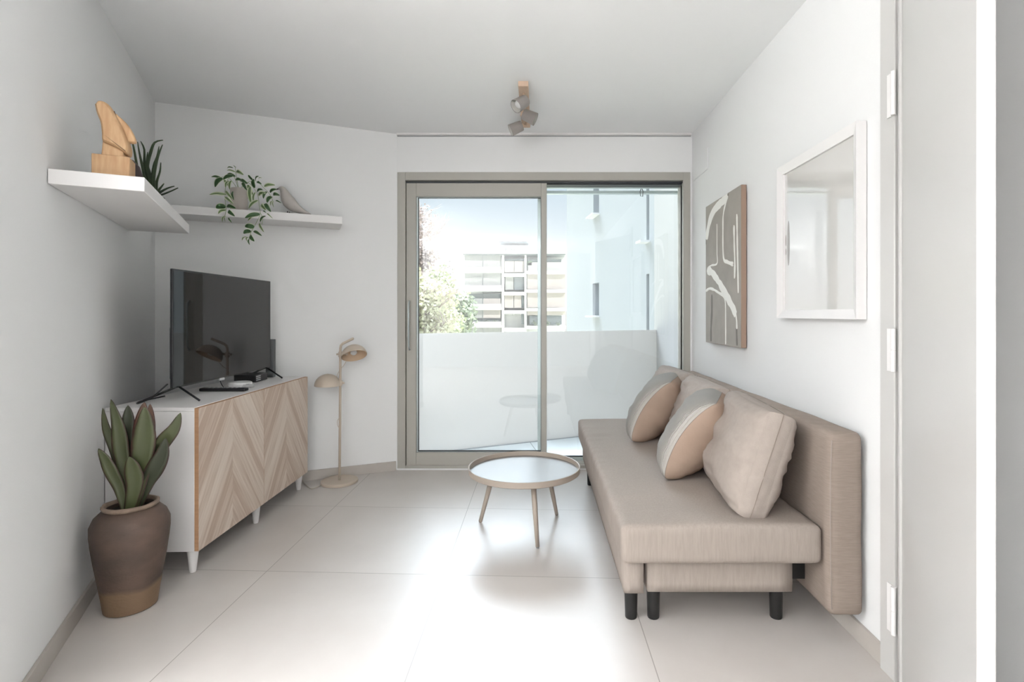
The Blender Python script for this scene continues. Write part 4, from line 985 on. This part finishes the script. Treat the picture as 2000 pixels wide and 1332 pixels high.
for k, y in enumerate(rows):
    yb2 = fl_y[k]
    if k == 2:
        abox('dark_opening', 470, y+16, 772, yb2-70, .3, .5, M['darkglass']); abox('blind', 540, y+60, 612, yb2, .0, .2, M['blindg']); abox('blind', 616, y+60, 770, yb2, .0, .2, M['blindp'])
    elif k == 3:
        abox('blind', 445, y, 610, y+72, 0, .2, M['blindg']); abox('blind', 615, y, 770, y+72, 0, .2, M['blindp']); abox('dark_opening', 480, y+74, 770, yb2-12, .3, .5, M['darkglass'])
    else:
        abox('blind', 445, y, 610, yb2-8, 0, .2, M['blindg']); abox('blind', 615, y, 775, yb2-8, 0, .2, M['blindg'])
    if k < 4:
        abox('parapet', 440, yb2-26, 780, yb2, -.75, -.55, M['blindp' if k == 0 else 'apt'])
    # middle column
    if k == 0: abox('window', 806, 622, 980, 640, .2, .4, M['darkglass']); abox('blind', 806, 642, 890, 742, .1, .3, M['blindp']); abox('blind', 894, 642, 980, 742, .1, .3, M['blindp'])
    elif k == 1: abox('window', 812, 785, 886, 900, .1, .3, M['blindg']); abox('window', 892, 785, 978, 900, .2, .4, M['darkglass'])
    elif k == 2: abox('blind', 806, 945, 886, 1062, .1, .3, M['blindp']); abox('blind', 892, 945, 955, 1062, .1, .3, M['blindp']); abox('window', 957, 945, 980, 1062, .2, .4, M['darkglass'])
    elif k == 3: abox('window', 806, 1100, 886, 1130, .1, .3, M['blindg']); abox('window', 892, 1100, 950, 1130, .1, .3, M['blindg']); abox('window', 955, 1100, 980, 1210, .2, .4, M['darkglass'])
    # right column
    if k == 0: abox('window', 1015, 625, 1315, 650, .2, .4, M['darkglass']); abox('awning_greenery', 1012, 645, 1050, 680, .1, .2, M['greenery']); abox('blind', 1015, 652, 1310, 738, .1, .3, M['render_w'])
    elif k in (1, 2): abox('blind', 1010, y+6, 1352, yb2+4, 0, .2, M['blindp'])
    elif k == 3: abox('blind', 1010, y, 1352, y+46, 0, .2, M['blindp']); abox('window', 1030, y+50, 1320, yb2, .3, .5, M['darkglass'])
abox('pillar', 782, 582, 802, 1600, -.3, 1.5, M['apt']); abox('pillar', 985, 582, 1003, 1600, -.3, 1.5, M['apt']); abox('mullion', 611, 592, 614, 1212, -.1, .0, M['darkglass'])
# balcony plants and furniture
def blob(bm, c, r, n=40, s=.35):
    for _ in range(n):
        d = Vector((random.gauss(0, 1), random.gauss(0, .5), random.gauss(0, .8))).normalized()*r*random.random()**.5; p = Vector(c)+d
        a = Vector((random.uniform(-1, 1), random.uniform(-1, 1), random.uniform(-1, 1))).normalized(); b = a.orthogonal().normalized(); q = s*r*random.uniform(.5, 1)
        bm.faces.new([bm.verts.new(p+a*q), bm.verts.new(p+b*q*.5), bm.verts.new(p-a*q), bm.verts.new(p-b*q*.5)])
M['bushg'] = mat('balcony_bush', srgb(120, 128, 112), .9)
for (x, y, r) in ((645, 1212, .5), (725, 1212, .5), (505, 1212, .42), (575, 1212, .42), (1080, 1222, .6), (1190, 1222, .55), (1290, 1222, .5)):
    bm = B(); c = A_(x, y, YA-.7); c.y = YA-.2; zb = c.z; c.z += r*.6; blob(bm, c, r*.6, 34)
    for v_ in bm.verts: v_.co.z = max(v_.co.z, zb+.004); v_.co.y = min(max(v_.co.y, YA-.52), YA+.2)
    bm_box(bm, (c.x, c.y, zb+.10), (.25, .2, .19)); tag(link('balcony_bush', bm, M['bushg']), 'small grey green bush on a balcony of the white apartment block', 'bush', 'balcony bushes far away')
# pink-white older block at left
ol = thing('apartment_building', 'far white block with stacked balconies and orange blinds, left of the larger one', 'building', (-8, 85, -12)); Y2 = 85
def a2(nm, x0, y0_, x1, y1_, d0, d1, m): return abox(nm, x0, y0_, x1, y1_, d0, d1, m, ol, Y2)
a2('wall', 235, 548, 330, 2200, 0, 8, M['apt']); a2('wall', 330, 575, 445, 2200, -1, 8, M['apt']); a2('roof', 228, 536, 335, 548, -.8, 8, M['apt'])
for x0, x1, ys in ((265, 325, (568, 682, 795, 908)), (350, 412, (595, 705, 812, 920))):
    for i, y in enumerate(ys):
        a2('window', x0, y, x1, y+(38 if x0 < 300 else 55), -1.2 if x0 > 300 else -.2, -.9 if x0 > 300 else .1, M['redcurtain'] if (x0 > 300 and i != 1) or i == 0 else M['blindp'])
        a2('balcony', x0-25, y+(42 if x0 < 300 else 58), x1+22, y+92, -2.2, -.2, M['apt'])
# ground and hillside
M['grass'] = mat('pale_ground', srgb(190, 188, 165), 1, mottle=.2, mscale=.05)
bm = B(); bm_box(bm, (0, 180, -12.2), (500, 330, .4)); struct(link('ground', bm, M['grass']))
M['hedge'] = mat('hedge_green', srgb(146, 158, 134), .95, mottle=.4, mscale=1.2)
hg = B(); 
for i in range(60):
    t = i/59; c = A_(225+t*205, 1075+t*40, 55); blob(hg, (c.x, 55+random.uniform(-1, 1), c.z+random.uniform(-1.6, 1.0)), 1.6, 60, .25)
tag(link('hedge', hg, M['hedge']), 'dark green hedge on the slope left of the white apartment block', 'hedge')
bm = B(); a = A_(255, 1300, 56); b = A_(440, 1140, 56); bm_box(bm, ((a.x+b.x)/2, 57, (a.z+b.z)/2-4), (b.x-a.x, 1, b.z-a.z+8)); tag(link('garden_wall', bm, M['blindg']), 'grey garden wall below the hedge', 'wall')
# trees
M['bark'] = mat('pale_bark', srgb(170, 156, 152), .9)
M['leafp'] = mat('pale_winter_leaves', srgb(166, 153, 148), .9, mottle=.3, mscale=2)
M['leafy'] = mat('yellow_green_leaves', srgb(200, 198, 168), .9, mottle=.3, mscale=2)
M['leafg'] = mat('bush_leaves', srgb(160, 170, 128), .9, mottle=.4, mscale=2)
def tree(nm, label, x, ytop, ybase, Y, half, m, conic, nl, leaf=.12, seed=1):
    rnd = random.Random(seed); b = A_(x, ybase, Y); t = A_(x, ytop, Y); H_ = t.z-b.z; T_ = thing(nm, label, 'tree', (b.x, Y, b.z)); tr = B(); fo = B()
    bm_tube(tr, [b, b+V(.1, 0, H_*.5), b+V(0, 0, H_*.97)], [.22, .14, .03], 8)
    for i in range(70):
        h = rnd.uniform(.08, .97); an = rnd.uniform(0, 2*PI); rad = half*((1-h)*.9+.18 if conic else math.sin(PI*min(1, h*.85+.1))**.6)*rnd.uniform(.6, 1.05)
        p0 = b+V(0, 0, H_*h*.92); d = Vector((math.cos(an), math.sin(an), rnd.uniform(.1, .8))); p1 = p0+d*rad*.5; p2 = p0+Vector((d.x, d.y, d.z*1.4))*rad
        bm_tube(tr, [p0, p1, p2], [.05, .03, .012], 4)
        for _ in range(5):
            q = p0+(p2-p0)*rnd.uniform(.3, 1); e = q+Vector((rnd.gauss(0, .4), rnd.gauss(0, .4), rnd.uniform(0, .7))); bm_tube(tr, [q, e], [.018, .008], 3)
        for _ in range(nl):
            q = p0+(p2-p0)*rnd.uniform(.15, 1)+Vector((rnd.gauss(0, .3), rnd.gauss(0, .3), rnd.gauss(0, .3)))
            a = Vector((rnd.uniform(-1, 1), rnd.uniform(-1, 1), rnd.uniform(-1, 1))).normalized()*leaf; c_ = a.orthogonal()*.6
            fo.faces.new([fo.verts.new(q+a), fo.verts.new(q+c_), fo.verts.new(q-a), fo.verts.new(q-c_)])
    link('trunk', tr, M['bark'], T_); link('foliage', fo, m, T_, recalc=False)
tree('tall_tree', 'tall pale thinly leaved tree at the left edge of the window view', 40, 60, 1500, 40, 2.1, M['leafp'], False, 34, .10, 3)
tree('conifer', 'pale conifer standing in front of the tall tree at left', 85, 420, 1500, 33, 1.6, M['leafp'], True, 60, .10, 5)
tree('broad_tree', 'bare twiggy tree leaning right behind the pale conifer', 150, 180, 1500, 48, 2.6, M['leafp'], False, 3, .08, 9)
tree('broad_tree', 'yellow green leafy tree at the lower left of the window view', 75, 820, 1600, 24, 1.9, M['leafy'], False, 90, .09, 12)
tree('shrub', 'green pointed shrub left of the far apartment blocks', 205, 735, 1500, 28, 1.1, M['leafg'], True, 90, .10, 15)
